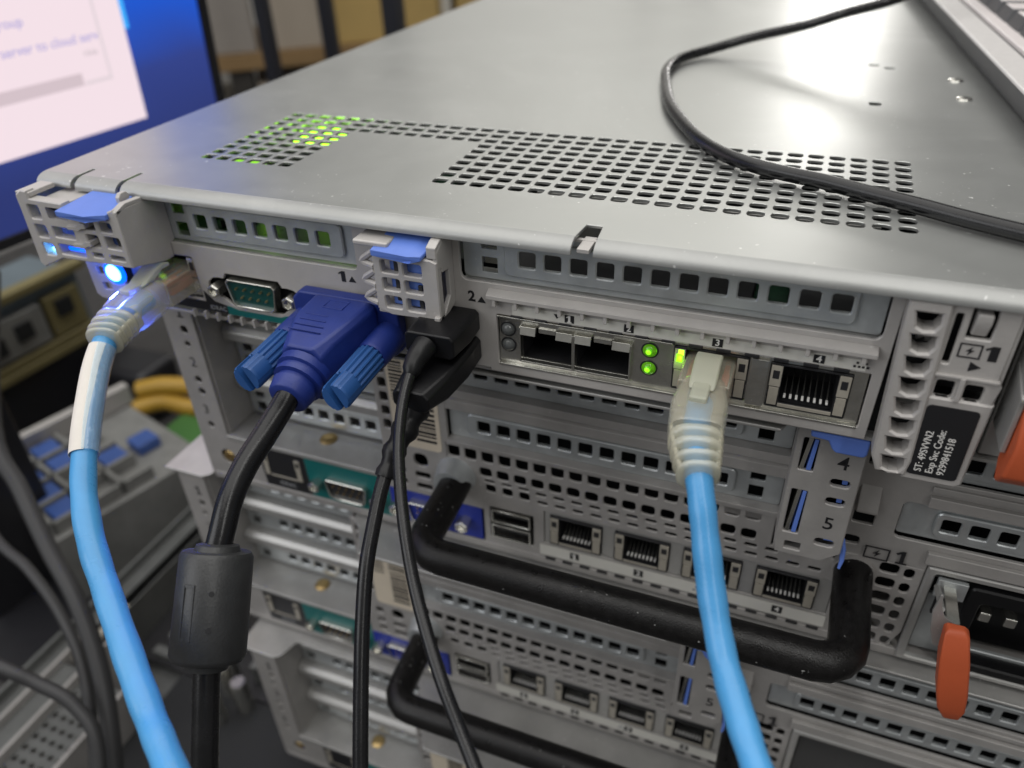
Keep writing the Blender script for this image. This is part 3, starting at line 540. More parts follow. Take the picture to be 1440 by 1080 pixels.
p.build('barcode', INK, stk)
# handle
hz = -167.0
p = MB(); pts = [(-89.6, 16.5, hz + 1), (-89.4, 8, hz), (-88.8, -8, hz - .3)] + [(-88.8 + 8 * (1 - math.cos(a)), -8 - 8 * math.sin(a), hz - .4) for a in (.4, .8, 1.2, 1.57)]
pts += [(-60, -16, hz - .4), (-30, -16, hz - .4), (0, -16, hz - .4)] + [(22 + 8 * math.sin(a), -8 - 8 * math.cos(a), hz - .3) for a in (0, .4, .8, 1.2, 1.57)] + [(30.2, 6, hz), (30.4, 16.5, hz + 1)]
p.tube(pts, 5.1, 20); hd = p.build('handle', FOAM, sv, angle=80)
p = MB(); p.lathe((-90.8, 18, -165.6), (0, -1, 0), [(0, 7.4), (3, 6.4), (6, 5.7), (7, 5.4), (7, .1)], 22); p.build('handle_socket', ZINC, hd)
p = MB(); p.lathe((30.4, 18, hz + 1), (0, -1, 0), [(0, 5.8), (2, 5.5), (2.4, .1)], 16); p.build('handle_socket', PANEL, hd)
# big perforated panel with the four jacks
ph = [rr(-90.9 + 5.80 * k, -155.6 + .10 * k, 4.1, 4.7, 1.0) for k in range(17)] + [rr(-80.2 + 5.84 * k, -161.9, 4.2, 3.7, 1.0) for k in range(15)] + [rr(-78.8 + 5.84 * k, -168.4, 3.6, 3.2, .9) for k in range(3)] \
   + [rr(-79.0 + 5.84 * k, -165.4, 3.6, 1.2, .5) for k in range(3)] + [rr(-61.5 + 5.84 * k, -166.0, 3.6, 1.4, .6) for k in range(13)] + [rr(-61.0 + 5.84 * k, -169.4, 3.6, 1.4, .6) for k in range(15)]
mp_ = sheet('perforated_panel', [[(-93.4, -152.6), (8, -152.6), (8, -164), (26.0, -164), (26.0, -160.2), (47.2, -160.2), (47.2, -185.6), (44.0, -195), (-81.8, -195), (-81.8, -178.3), (-93.4, -178.3)]],
            [h for h in ph if h[0][1] < 100] + [rc(-79.6, -64.2, -189.6, -176.2, .4), rc(-60.6, 27.0, -186.4, -172.4, .5)] + [rr(38.9, -162.6 - 5.6 * k, 4.9, 3.7, 1.1) for k in range(6)] + [rr(43.9, -163.0 - 5.6 * k, 2.6, 3.7, 1.1) for k in range(6)], front(YB + .6), 0.9, PANEL, sv, .18)
usb_port(mp_, -78.8, -65.2, -182.2, -176.8, YB); usb_port(mp_, -78.8, -65.2, -189.2, -183.4, YB)
fp2 = sheet('jack_plate', [rc(-60.4, 26.8, -186.2, -172.6, .3)], [rc(-58.6 + 21.4 * k, -41.2 + 21.4 * k, -185.9, -173.6, .2) for k in range(4)], front(YB + 1.0), .8, CHIP if False else STEEL, sv, .08)
for k in range(4): rj45(fp2, -58.4 + 21.4 * k, -41.4 + 21.4 * k, -185.8, -173.8, YB - .2, ledw=3.0)
p = MB(); p.box(-62, 27.2, YB - .2, YB, -191.8, -187.2); ws = p.build('white_strip', WHITESTRIP, sv, .05)
for k in range(4):
    x = -50 + 21.2 * k; q = MB(); q.box(x - 1.5, x + 1.5, YB - .3, YB - .2, -190.6, -187.8); q.build('number_box', INK, ws); (text('number', '1234'[k], 2.8, x, -189.2, front(YB - .34), WHITEINK, ws, bold=.03) if k else one('number', 3, x, -189.2, front(YB - .34), WHITEINK, ws))
p = MB(); p.box(-11.6, -10.6, YB - .3, YB - .2, -190.4, -189.6); p.box(-10.0, -9.0, YB - .3, YB - .2, -190.4, -189.6); p.box(-10.8, -9.8, YB - .3, YB - .2, -189.0, -188.2); p.build('network_mark', GREYINK, ws)
p = MB()
for k in range(15): p.box(-60 + 5.9 * k, -56.6 + 5.9 * k, YB - .5, YB, -193.6, -192.5)
p.build('vent_dash', CHIP, ws, .2)
# wide slots 4 and 5
fr = MB()
for z0, z1 in ((-138.6, -130.4), (-152.8, -150.4), (-118.4, -113.0)):
    fr.prism([(YB + 4, z0), (YB - .6, z0), (YB - .6, z0 + (z1 - z0) * .42), (YB + .5, z0 + (z1 - z0) * .5), (YB + .5, z0 + (z1 - z0) * .62), (YB - 1.4, z0 + (z1 - z0) * .68), (YB - 1.4, z1), (YB + 4, z1)], 'x', -92.2, 8.4)
fr.build('slot_bar', PANEL, sv, .3)
for z in (-124.3, -144.4):
    slot_cover(sv, -92.0, 8.0, z, 11.8, YB + 2.2, (-85.6, -4.6), [-80.2 + 6.5 * k for k in range(12)], [(1.2, z + 3.4), (1.2, z - 2.6)], 4.3)
# riser panel with the two latches
rp = sheet('riser_panel', [[(8.0, -112.6), (23.8, -113.4), (24.2, -150), (20, -153.8), (8.6, -153.8), (8.0, -148)]], [rc(9.6, 13.2, -125.2, -115.4, .4), rc(9.4, 13.2, -146.2, -131.6, .4), rr(19.8, -127.2, 4.6, 2.3, 1.0), rr(19.8, -133.2, 4.6, 2.3, 1.0), rr(19.8, -147.2, 4.8, 2.4, 1.0), rc(10.6, 14.6, -152.0, -149.4, .3)], front(5.5), 1.4, PANEL, sv, .25)
p = MB(); p.box(8.0, 9.0, 6, 17, -153.4, -113); p.box(23.0, 24.0, 6, 17, -150, -113); p.box(8.2, 23.8, 6, 17, -113.6, -112.7); p.box(8.8, 23, 6, 17, -153.8, -152.8); p.build('riser_side', PANEL, rp, .2)
for z0, z1 in ((-125.0, -115.6), (-146.0, -131.8)):
    q = MB(); q.prism([(9.9, z0), (10.9, z0), (11.8, z1), (10.8, z1)], 'y', 5.2, 9); lv = q.build('latch_blade', BRIGHT, rp, .1)
    q = MB(); q.prism([(11.5, z0), (12.6, z0), (13.0, z1), (12.1, z1)], 'y', 4.9, 10); q.build('latch_lever', TABBLUE, lv, .15)
p = MB(); p.box(20.4, 21.6, 6.4, 9, -128.4, -125.8); p.box(20.2, 21.4, 6.4, 9, -134.4, -132); p.box(19.6, 22, 6.4, 9, -147.6, -146); p.build('inner_latch', TABBLUE, rp)
dark_back(rp, 9, 23.5, 14, -153, -113)
text('slot_number', '4', 5.6, 19.4, -121.0, front(4.74), INK, rp, bold=.02); text('slot_number', '5', 5.6, 19.6, -140.6, front(4.74), INK, rp, bold=.02)
p = MB(); p.prism([(10.6, -111.0), (10.6, -112.6), (14.6, -113.0), (15.6, -115.0), (16.6, -116.0), (22.6, -116.0), (23.4, -115.2), (23.4, -111.0)], 'y', 1.6, 4.6); p.build('release_tab', TABBLUE, rp, .6, 3)
p = MB(); p.tube([(24.4, 9, -148), (25.0, 8, -151), (25.3, 7, -154), (25.0, 6, -156)], [.5, .8, .6, .35], 8); p.build('latch_hook', TABBLUE, rp)
# strip with hooded vents and the right-hand slots
rs = sheet('right_bezel', [[(24.4, -113), (150, -113), (150, -157.6), (47.2, -157.6), (47.2, -160.0), (26.2, -160.0), (24.4, -157.6)]], [rc(26.4, 31.6, -128.6, -122.6, .4), rc(26.4, 31.6, -148.6, -142.0, .4), rr(27.6, -155.0, 4.2, 3.0, 1.0), rc(37.0, 128, -130.2, -118.6, 1.4), rc(37.0, 128, -150.8, -138.2, 1.4)], front(YB + .6), 1.2, PANEL, sv, .2)
p = MB()
for z in (-122.6, -142.0): p.prism([(YB + .2, z + 7.0), (YB - 3.6, z + 1.0), (YB - 3.6, z), (YB - 1.2, z - 1.6), (YB + .4, z - .2)], 'x', 26.2, 31.4)
p.build('vent_hood', PANEL, rs, .4)
for z in (-124.4, -144.5):
    slot_cover(sv, 37.4, 127.6, z, 11.6, YB + 2.2, (45.4, 116), [49.2 + 6.55 * k for k in range(10)], [(121.6, z + 3.2), (121.6, z - 2.6)], 4.3)
p = MB(); p.box(42.0, 150, YB - 1.6, YB, -137.6, -134.2); p.box(42, 150, YB - .8, YB, -133.2, -131.4); p.box(46, 150, YB - 1.6, YB, -156.6, -152.6); p.build('slot_bar', PANEL, rs, .3)
ic = sheet('power_icon', [rc(31.4, 37.6, -159.6, -155.2, .05)], [rc(31.8, 37.2, -159.2, -155.6, .05)], front(YB - .66), .1, INK, rs, 0)
q = MB(); q.prism(bolt_poly(34.5, -157.4, 1.35), 'y', YB - .74, YB - .64); q.build('bolt_mark', INK, ic)
one('unit_number', 6.4, 40.8, -157.0, front(YB - .7), INK, rs, th=.16)
# power supply bay
fr = sheet('supply_frame', [rc(47.4, 150, -195.4, -157.8, .6)], [rc(49.6, 148, -193.6, -159.8, .8)], front(YB), 2.0, STEEL, sv, .4)
n0 = len(col.objects)
psu = sheet('power_supply', [rc(49.9, 147, -193.4, -160.0, .5)], [rc(50.8, 56.4, -171.0, -164.6, .2), rc(61, 100, -189, -163, 1.0)], front(YB + 4), 1.4, ZINC, sv, .2, label='power supply with a bare inlet and an orange lever')
p = MB(); p.box(50, 146, YB + 22, YB + 23, -193, -160); p.box(50, 50.8, YB + 3, YB + 22, -193, -160); p.build('inner_box', DARKIN, psu)
inl = sheet('power_inlet', [rc(58.4, 104, -193.2, -161.4, 1.5, 3)], [rc(62.0, 101, -190.0, -166.4, 1.2, 3)], front(YB + 1.2), 5.0, BLACKPL, psu, .5)
p = MB(); p.box(60, 103, YB + 10, YB + 11, -192, -163); p.build('inlet_floor', BLACKPL, inl)
p = MB()
for x in (65.0, 71.2, 80): p.box(x - 1.2, x + 1.2, YB - 3.2, YB + 10, -174.6, -172.6) if False else p.prism([(x - 1.5, -175.4), (x + 1.5, -175.4), (x + 1.5, -172.0), (x - 1.5, -172.0)], 'y', YB + 1.4, YB + 10)
p.build('inlet_pin', BRIGHT, inl, .5)
p = MB(); p.prism([(47.6, -151), (48.2, -151), (48.8, -155), (50.2, -158.0), (52.6, -159.4), (53.4, -170), (50.0, -168.5), (48.4, -164), (47.2, -157)], 'y', 0, .8); p.build('bail_plate', STEEL, psu, .15)
p = MB(); p.box(50.4, 57.6, YB - 2, YB - .6, -166.6, -160.4); p.build('front_plate', ZINC, psu, .2)
p = MB(); p.box(51.6, 56.4, YB - 1.2, YB - .2, -174, -166.6); p.build('bail_gap', DARKIN, psu)
p = MB(); p.tube([(49.0, 0.5, -156), (50.0, 8, -160), (50.6, 15, -163)], .8, 8); p.build('lever_arm', STEEL, psu)
p = MB(); p.loft([[(x0 + (-157.6 - z) * .21, y0, z), (x1 + (-157.6 - z) * .21, y0 + .6, z), (x1 + (-157.6 - z) * .21, y1, z), (x0 + (-157.6 - z) * .21, y1, z)] for z, x0, x1, y0, y1 in ((-157.6, 50.6, 54.6, -4.0, -1.4), (-158.8, 49.8, 55.4, -5.2, -1.0), (-166, 48.8, 55.7, -7.4, -1.6), (-176, 48.5, 55.7, -8.6, -2.8), (-182, 48.9, 55.4, -8.4, -3.4), (-185.6, 50.2, 54.4, -7.8, -4.2), (-187, 51.2, 53.6, -6.8, -5.0))]); p.build('release_lever', ORANGE, psu, .7, 3)
p = MB(); p.box(52, 55, YB - 20, YB + 2, -163.2, -162.2); p.build('lever_bar', BRIGHT, psu, .2)
psu_parts = [psu] + list(psu.children_recursive)

def copy_tree(src, parent, skip):
    for ch in list(src.children):
        if ch in skip: continue
        c = ch.copy(); col.objects.link(c); c.parent = parent
        copy_tree(ch, c, skip)
def server_copy(dx, dy, dz, label):
    r = sv.copy(); col.objects.link(r); r.location = sv.location + Vector((dx, dy, dz)) * S; r['label'] = label
    copy_tree(sv, r, psu_parts)
    return r
s2 = server_copy(-19.8, 0, -86.0, 'middle two-unit server whose lid corner sticks out left, barcode sticker behind the thin cables')
s3 = server_copy(3, -14, -172.0, 'lowest two-unit server at the bottom edge, its lid corner beside the thick cable')
for r, dx, dy, dz in ((s2, -19.8, 0, -86.0), (s3, 3, -14, -172.0)):
    ORG[:] = (B0[0] + dx, B0[1] + dy, B0[2] + dz)
    q = MB(); q.box(50 + dx, 147 + dx, 19 + dy, 60 + dy, -193 + dz, -160 + dz); o = q.build('supply_blank', CHIP, r, .6, label='dark blanking plate')

# ================================================================== 3. plugs and cables
def ell(c, ax, u, v, hu, hv, n=20, sq=2.0):
    """superellipse ring round c, spanned by unit vectors u, v"""
    out = []
    for k in range(n):
        a = 2 * math.pi * k / n; ca, sa = math.cos(a), math.sin(a); e = 2.0 / sq
        out.append(Vector(c) + Vector(u) * (hu * math.copysign(abs(ca) ** e, ca)) + Vector(v) * (hv * math.copysign(abs(sa) ** e, sa)))
    return out
def ethernet(name, label, x, z, y0, boot_path, cab, r, tagged=False):
    t = thing(name, label, 'network cable', (x, -10, z), 'blue network cables')
    full = spline(boot_path, 12)
    p = MB(); p.box(x - 5.7, x + 5.7, y0 - 8.5, y0 + 7, z - 4.0, z + 3.4); pl = p.build('plug', CLEAR, t, .5)
    p = MB(); cols = None
    for k in range(4): p.box(x - 4.6 + 2.6 * k, x - 3.4 + 2.6 * k, y0 - 6, y0 + 5, z - 1.6, z + .6)
    p.build('wire', ORANGE, pl)
    p = MB(); p.box(x - 3.4, x - .6, y0 - 6.2, y0 + 4.8, z - 1.2, z + .2); p.build('wire', CABLUE, pl)
    p = MB(); p.box(x + 3.3, x + 4.9, y0 - 7.2, y0 - 2.5, z + 1.4, z + 3.1); p.build('wire', ORANGE, pl, .3)
    L = len(full)
    def frame(f_):
        a = f_ * (L - 1); i = min(int(a), L - 2); c = full[i].lerp(full[i + 1], a - i); tg = (full[min(i + 2, L - 1)] - full[max(i - 1, 0)]).normalized()
        u = tg.cross(Vector((0, 0, 1))).normalized(); return c, tg, u, u.cross(tg)
    def half(f_):
        g = f_ ** 2.2; return (4.7 + 1.5 * min(1, f_ / .25)) * (1 - g) + (r + 1.25) * g, 4.5 * (1 - f_ ** 2) + (r + 1.15) * f_ ** 2
    secs = []
    for k in range(15):
        f_ = .53 * k / 14; c, tg, u, v = frame(f_); hu, hv = half(f_); e_ = .25 if k in (0, 14) else 0; secs.append(ell(c, tg, u, v, hu - e_, hv - e_, 28, 4.6 - 1.6 * f_))
    p = MB(); p.loft(secs); bt = p.build('boot', CLEAR, t, angle=50)
    for a0, a1 in ((.575, .65), (.70, .77), (.82, .885), (.93, 1.0)):
        secs = []
        for k in range(7):
            q = k / 6; c, tg, u, v = frame(a0 + (a1 - a0) * q); hu, hv = half(a0 + (a1 - a0) * q); e_ = .55 * (2 * q - 1) ** 4; secs.append(ell(c, tg, u, v, hu + .15 - e_, hv + .25 - e_, 28, 2.7))
        p = MB(); p.loft(secs); p.build('boot_rib', CLEARRIB, bt, angle=50)
    for sg in (-1, 1):
        secs = []
        for k in range(9):
            c, tg, u, v = frame(.50 + .46 * k / 8); hu, hv = half(.50 + .46 * k / 8); secs.append(ell(c + u * sg * (hu - .75), tg, u, v, .62, 2.3, 12, 3))
        p = MB(); p.loft(secs); p.build('boot_spine', CLEARRIB, bt, angle=50)
    p = MB(); b0 = full[int(L * .10)]
    p.prism([(b0.y - 4, z + 4.4), (b0.y + 2.0, z + 7.0), (b0.y + 5.0, z + 7.6), (b0.y + 7.5, z + 7.0), (b0.y + 7.5, z + 5.9), (b0.y + 4.5, z + 6.1), (b0.y + 1, z + 4.6)], 'x', x - 2.9, x + 2.9)
    p.box(x - 1.9, x + 1.9, b0.y - 8, b0.y + 2, z + 3.6, z + 5.2); p.build('boot_tab', TABCLEAR, t, .5, 3)
    path = [full[int(L * .16)], full[int(L * .35)], full[int(L * .6)], full[int(L * .8)]] + [Vector(q) for q in cab]
    sp = spline(path, 7); p = MB()
    p.tube(sp, [r * (1 + .025 * math.sin(i * 1.1) + .02 * math.sin(i * .37)) for i in range(len(sp))], 20); p.build('cable', CABLUE, t, angle=80)
    return t, sp
ETH_L = [(-163.7, -31.9, -99.9), (-161.7, -37.4, -103.1), (-156.8, -46.3, -107.2), (-151.4, -55.6, -112.3), (-144.7, -65.1, -118.2), (-136.4, -73.4, -123.5), (-125.8, -81.2, -127.5), (-112.6, -90.5, -131.5), (-101.3, -98.1, -134.0), (-92.2, -103.8, -134.3), (-81.7, -110.5, -135.0), (-70, -118, -138)]
tL, spL = ethernet('ethernet_cable', 'blue cable with a white paper tag plugged in beside the blue light', -167.4, -97.8, -1, [(-167.4, -8.5, -98.2), (-167.0, -15, -98.5), (-166.2, -22, -98.9), (-164.9, -28, -99.4), (-163.4, -32.5, -100.2)], ETH_L[1:], 2.95)
# paper tag wrapped round the cable, with tape over it
i0 = next(i for i, q in enumerate(spL) if q.y < -33.6); i1 = next(i for i, q in enumerate(spL) if q.y < -57.5)
def wrap(a0, a1, r0, r1, name, m):
    seg = spL[i0:i1 + 1]; rings = []
    for i, c in enumerate(seg):
        tg = (spL[i0 + i + 1] - spL[i0 + i - 1]).normalized(); s_ = tg.cross(Vector((0, 0, 1))).normalized(); u = s_.cross(tg)
        f_ = i / (len(seg) - 1)
        ring = []
        for k in range(13):
            an = math.radians(a0(f_) + (a1(f_) - a0(f_)) * k / 12); ring.append(c + (s_ * math.cos(an) + u * math.sin(an)) * (r0 + (r1 - r0) * k / 12))
        for k in range(12, -1, -1):
            an = math.radians(a0(f_) + (a1(f_) - a0(f_)) * k / 12); ring.append(c + (s_ * math.cos(an) + u * math.sin(an)) * (r0 + (r1 - r0) * k / 12 - .12))
        rings.append(ring)
    p = MB(); p.loft(rings); return p.build(name, m, tL, angle=60)
wrap(lambda f_: 132 - 24 * f_, lambda f_: -10, 3.15, 3.5, 'paper_tag', PAPER)
wrap(lambda f_: 100, lambda f_: 240, 3.55, 3.3, 'tape', TAPE)
ETH_R = [(-8.7, -37.8, -103.0), (-6.0, -43.8, -109.8), (-2.8, -50.5, -117.2), (1.0, -58.2, -122.7), (4.8, -66.0, -124.7), (8.9, -73.6, -126.7), (12.8, -81.3, -126.9), (17, -90, -127)]
tR, spR = ethernet('ethernet_cable', 'blue cable with a milky boot plugged into the jack marked 3', -13.8, -99.2, -1, [(-13.8, -7, -99.6), (-13.5, -15, -99.6), (-12.8, -23, -99.4), (-11.4, -30, -99.2), (-9.9, -35.6, -100.2)], ETH_R, 2.72)

# video cable
vt = thing('vga_cable', 'thick black video cable with a royal blue screw-in plug and ferrite core', 'video cable', (-107.5, -16, -101))
zc = -100.6
def vsec(y, xl, xr, zb, zt, c=1.6): return [(xl + c, y, zb), (xr - c, y, zb), (xr, y, zb + c), (xr, y, zt - c), (xr - c, y, zt), (xl + c, y, zt), (xl, y, zt - c), (xl, y, zb + c)]
p = MB(); p.loft([vsec(-.6, -123.6, -91.6, zc - 7.4, zc + 8.2, 2.5), vsec(-4.4, -123.6, -91.6, zc - 7.4, zc + 8.2, 2.5)])
p.loft([vsec(-4.4, -116.6, -97.6, zc - 8.2, zc + 8.4), vsec(-14, -116.2, -98.2, zc - 8.6, zc + 8.0), vsec(-21, -114.0, -100.2, zc - 9.2, zc + 6.6), vsec(-25.4, -112.8, -101.4, zc - 9.4, zc + 5.6, 2.2)])
body = p.build('plug_body', VGABLUE, vt, .7, 3)
p = MB()
for k in range(4): p.box(-113.4 + k * .35, -104.2 - k * .55, -20.4 + 2.1 * k - 0.0, -20.1 + 2.1 * k, zc + 6.9 + .45 * k * .5, zc + 7.25 + .30 * k)
p.box(-110, -104, -10.4, -10.0, zc + 8.0, zc + 8.35); p.box(-110, -104, -6.4, -6.0, zc + 8.0, zc + 8.45); p.box(-110, -109.6, -10.2, -6.2, zc + 8.0, zc + 8.35); p.box(-104.4, -104, -10.2, -6.2, zc + 8.0, zc + 8.4)
p.build('grip_ridge', VGABLUE, body, .08)
for x in (-120.2, -94.9):
    q = MB(); q.lathe((x, -4, zc - 1.0), (0, -1, -.06), [(0, 4.3), (9.6, 4.2), (10.4, 3.9), (10.4, .2)], 22); sl = q.build('screw_sleeve', VGABLUE, vt, 0)
    q = MB(); n = 64; prof = [(1.0, 1.0, .88, .88)[k % 4] for k in range(n)]
    a = Vector((x, -14.2, zc - 1.6)); d = Vector((0, -1, -.06)).normalized()
    q.tube([a, a + d * .3, a + d * 11.6], [3.6, 3.9, 3.8], n, prof=prof)
    for sgn in (-1, 1):
        ring = [(sgn * 1.0, -3.45)] + [(sgn * (1.0 + 2.65 * math.cos(b)), (3.6, 3.6, 3.25, 3.25)[k % 4] * math.sin(b)) for k, b in enumerate([math.radians(-72 + 144 * k / 24) for k in range(25)])] + [(sgn * 1.0, 3.45)]
        cosr, sinr = math.cos(.5), math.sin(.5)
        def RP(u, v, t): return a + d * t + Vector((u * cosr - v * sinr, 0, u * sinr + v * cosr))
        q.loft([[RP(u, v, 11.4) for u, v in ring], [RP(u, v, 16.6) for u, v in ring], [RP(u * .94, v * .94, 17.2) for u, v in ring]])
    q.build('thumbscrew', SCREWBLUE, vt, 0, angle=18)
VC = [(-107.3, -24, -101.8), (-107.1, -28.5, -102.4), (-106.9, -32.3, -103.7), (-108.0, -36.5, -106.9), (-109.2, -42.2, -110.5), (-110.1, -49.0, -114.0), (-110.0, -55.8, -117.9), (-109.2, -62.0, -123.1), (-108.8, -67.4, -128.9), (-107.1, -74.1, -137.3), (-105.1, -80.7, -145.5), (-102.8, -87.1, -153.7), (-100.1, -94.2, -163.0), (-97, -101, -173)]
sp = spline(VC, 6)
p = MB(); p.tube(sp, 2.95, 20); p.build('cable', RUBBER, vt, angle=80)
p = MB(); a = Vector((-107.3, -24.2, -102.2)); d = Vector((.03, -1, -.26)).normalized()
p.lathe(a, d, [(0, 6.9), (2.2, 6.9), (2.5, 6.0), (3.3, 6.0), (3.5, 6.4), (4.8, 6.3), (5.0, 5.1), (6.1, 5.1), (6.3, 5.6), (9.4, 5.0), (9.8, 4.6), (9.8, 1.0)], 24); p.build('strain_relief', VGABLUE, vt, 0, angle=50)
def along(path, y):
    return next(i for i, q in enumerate(path) if q.y < y)
fi = along(sp, -64.0); fj = along(sp, -78.6); fa, fb = sp[fi], sp[fj]; fd = (fb - fa).normalized(); fl = (fb - fa).length
p = MB(); p.lathe(fa, fd, [(-1.6, 3.1), (-1.2, 4.6), (0, 5.0), (.2, 7.3), (1.2, 7.9), (fl - 1.4, 8.2), (fl - .3, 7.7), (fl, 7.0), (fl + .2, 5.0), (fl + 1.8, 4.6), (fl + 2.0, 3.0)], 32); fc = p.build('ferrite_core', FERR, vt, 0, angle=45)
fu = fd.cross(Vector((1, 0, 0))).normalized(); toc = (Vector((0, -152.67, 0)) - (fa + fb) / 2); toc = (toc - fd * toc.dot(fd)).normalized(); fs_ = fd.cross(toc)
for t__ in (.34, .66):
    b_ = fa + fd * fl * t__ + fs_ * .4 + toc * 7.4; q = MB(); q.cyl(b_, b_ + toc * .95, .6, .55, 10); q.build('pin_hole', INK, fc)
for sg, nm_ in ((1, 'stamp_mark'),):
    q = MB()
    for a0, a1, l0, l1 in ((.50, .55, .28, .76), (.80, .84, .28, .76), (.5, .84, .27, .30), (.5, .84, .74, .77)):
        def CP(a, l, r_): return fa + fd * (fl * l) + (toc * math.cos(a) + fs_ * sg * math.sin(a)) * r_
        q.add([CP(a, l, r_) for r_ in (7.75, 8.22) for a, l in ((a0, l0), (a1, l0), (a1, l1), (a0, l1))], [(3, 2, 1, 0), (4, 5, 6, 7), (0, 1, 5, 4), (1, 2, 6, 5), (2, 3, 7, 6), (3, 0, 4, 7)])
    q.build(nm_, FERR, fc)
# two thin cables
for nm, lb, box_, zc_, pth, r in (
    ('usb_cable', 'thin black cable whose square plug is the upper of two under the middle blue tab', (-84.2, -70.4, -15.4, -.4, -98.2, -91.6), 0, [(-78.0, -13, -94.9), (-78.3, -17, -95.2), (-79.0, -20.8, -97.2), (-78.2, -28.7, -102.3), (-75.7, -36.9, -107.9), (-71.8, -44.9, -113.8), (-67.5, -52.0, -118.7), (-62.3, -59.4, -124.5), (-56.2, -66.7, -129.0), (-49.8, -73.6, -133.0), (-43.4, -79.5, -137.5), (-36.2, -86.1, -141.6), (-28, -93, -146)], 1.42),
    ('usb_cable', 'thin black cable whose tapered plug is the lower of two beside the video plug', (-84.0, -70.4, -19, -.4, -106.6, -99.4), 1, [(-78.0, -16, -103.6), (-78.4, -19.9, -105.4), (-78.8, -25.4, -109.4), (-80.2, -31.9, -114.5), (-80.6, -38.5, -119.7), (-79.5, -46.5, -125.7), (-78.0, -54.0, -131.5), (-75.8, -61.4, -139.2), (-73.3, -68.4, -146.6), (-70.6, -75.3, -153.9), (-67.6, -82.8, -162.2), (-64, -91, -172)], 1.75)):
    t = thing(nm, lb, 'usb cable', ((box_[0] + box_[1]) / 2, box_[2], box_[4]), 'black cables with square plugs')
    x0, x1, y0, y1, z0, z1 = box_
    p = MB()
    if zc_ == 0: p.loft([vsec(y1, x0 + .2, x1 - .2, z0, z1, 1), vsec(y1 - 6, x0, x1, z0 - .2, z1 + .2, 1), vsec(y0, x0 + .3, x1 - .6, z0 + .2, z1 - .1, 1)])
    else: p.loft([vsec(y1, x0 + .2, x1 - .2, z0, z1, 1), vsec(y1 - 9, x0, x1, z0 - .4, z1, 1), vsec(y0, x0 + .6, x1 - .8, z0 - .6, z1 - .6, 1.2), vsec(y0 - 7.5, x0 + 1.6, x1 - 2.6, z0 + .2, z1 - 1.6, 1.4)])
    p.build('plug', BLACKPL, t, .5, 3)
    s_ = spline(pth, 6)
    p = MB(); p.tube(s_, r, 14); p.build('cable', RUBBER, t, angle=80)
    if zc_ == 0:
        p = MB(); p.tube(s_[4:15], [3.1, 3.0, 2.9, 2.8, 2.75, 2.7, 2.6, 2.5, 2.4, 2.3, 1.5], 16); p.build('strain_relief', BLACKPL, t, 0, angle=50)
    else:
        p = MB(); ii = list(range(6, 24)); p.tube([s_[i] for i in ii], [(4.3 - .11 * k) * (1.0 if (k % 4) < 2 or k < 3 else .78) for k in range(len(ii))], 16); p.build('strain_relief', BLACKPL, t, 0, angle=40)
# cable lying on the lid
LC = [(60, 290, -30), (44, 250, -36), (28.0, 217.1, -46.0), (15.9, 204.7, -50.0), (1.4, 202.4, -54.0), (-13.1, 196.0, -58.0), (-31.3, 191.8, -62.0), (-46.5, 183.6, -65.6), (-55.5, 167.8, -66.3), (-56.8, 147.8, -66.3), (-52.2, 124.7, -66.3), (-46.4, 102.2, -66.3), (-38.4, 81.9, -66.3), (-30.5, 66.1, -66.3), (-22.1, 54.9, -66.3), (-13.2, 48.1, -66.3), (-5.1, 44.2, -66.3), (3.3, 41.0, -66.3), (12.8, 36.0, -66.3), (23.1, 30.9, -66.3), (31.2, 26.4, -66.3), (37.6, 23.3, -66.3), (43.7, 20.6, -66.3), (60, 14, -66.3), (80, 8, -66.3)]
ORG[:] = (0, 60, -68.5)
p = MB(); p.tube(spline(LC, 5), 1.85, 16); tag(p.build('keyboard_cable', RUBBER, None, angle=80), 'black cable curving across the perforated lid', 'cable')

# ================================================================== 4. keyboard on the lid
KA = Vector((51.1, 107.8)); KU = Vector((-.0805, .9968)); KW = Vector((.9968, .0805))
def K(a, b, z): q = KA + KU * a + KW * b; return (q.x, q.y, z)
KEYTOP = mat('grey_keyboard_plastic', (0.62, 0.60, 0.585), 0.0, 0.42, 0.05, 300, 0.35, 1100)
KEYDARK = mat('dark_keyboard_plastic', (0.07, 0.07, 0.075), 0.0, 0.5, 0.05, 300, 0.1, 1500)
KEYCAP = mat('pale_lit_key_plastic', (0.70, 0.65, 0.64), 0.0, 0.4, 0.03, 300, 0.1, 1500)
kb = thing('keyboard', 'grey keyboard lying on the server lid at the top right corner', 'keyboard', K(150, 70, -68.4))
p = MB(); p.loft([[K(a, b, z) for a, b, z in ((-66, 4.5, -68.3), (376, 4.5, -68.3), (376, 150, -68.3), (-66, 150, -68.3))], [K(a, b, z) for a, b, z in ((-70, 0, -58.9), (380, 0, -58.9), (380, 154, -58.9), (-70, 154, -58.9))]]); p.build('case_base', KEYDARK, kb, .5)
def kbox(p, a0, a1, b0, b1, z0, z1, t=0.0):
    p.loft([[K(a0, b0, z0), K(a1, b0, z0), K(a1, b1, z0), K(a0, b1, z0)], [K(a0 + t, b0 + t, z1), K(a1 - t, b0 + t, z1), K(a1 - t, b1 - t, z1), K(a0 + t, b1 - t, z1)]])
p = MB(); kbox(p, -70, 380, -.2, 9.6, -59, -58.0, .3); kbox(p, -70, -60, 9.6, 154, -59, -58.0, .3); p.build('case_rim', KEYTOP, kb, .4)
p = MB(); kbox(p, -58.6, 380, 11.0, 150, -59.2, -57.6, .3); p.build('key_well', KEYCAP, kb, .4)
p = MB(); kbox(p, -9, 9, -8, 8, -57.8, -50.5, 2.2)
base_o = None
ORG_K = list(ORG)
km = MB(); kbox(km, 0, 17.6, 0, 17.6, -57.8, -52.8, 2.0)
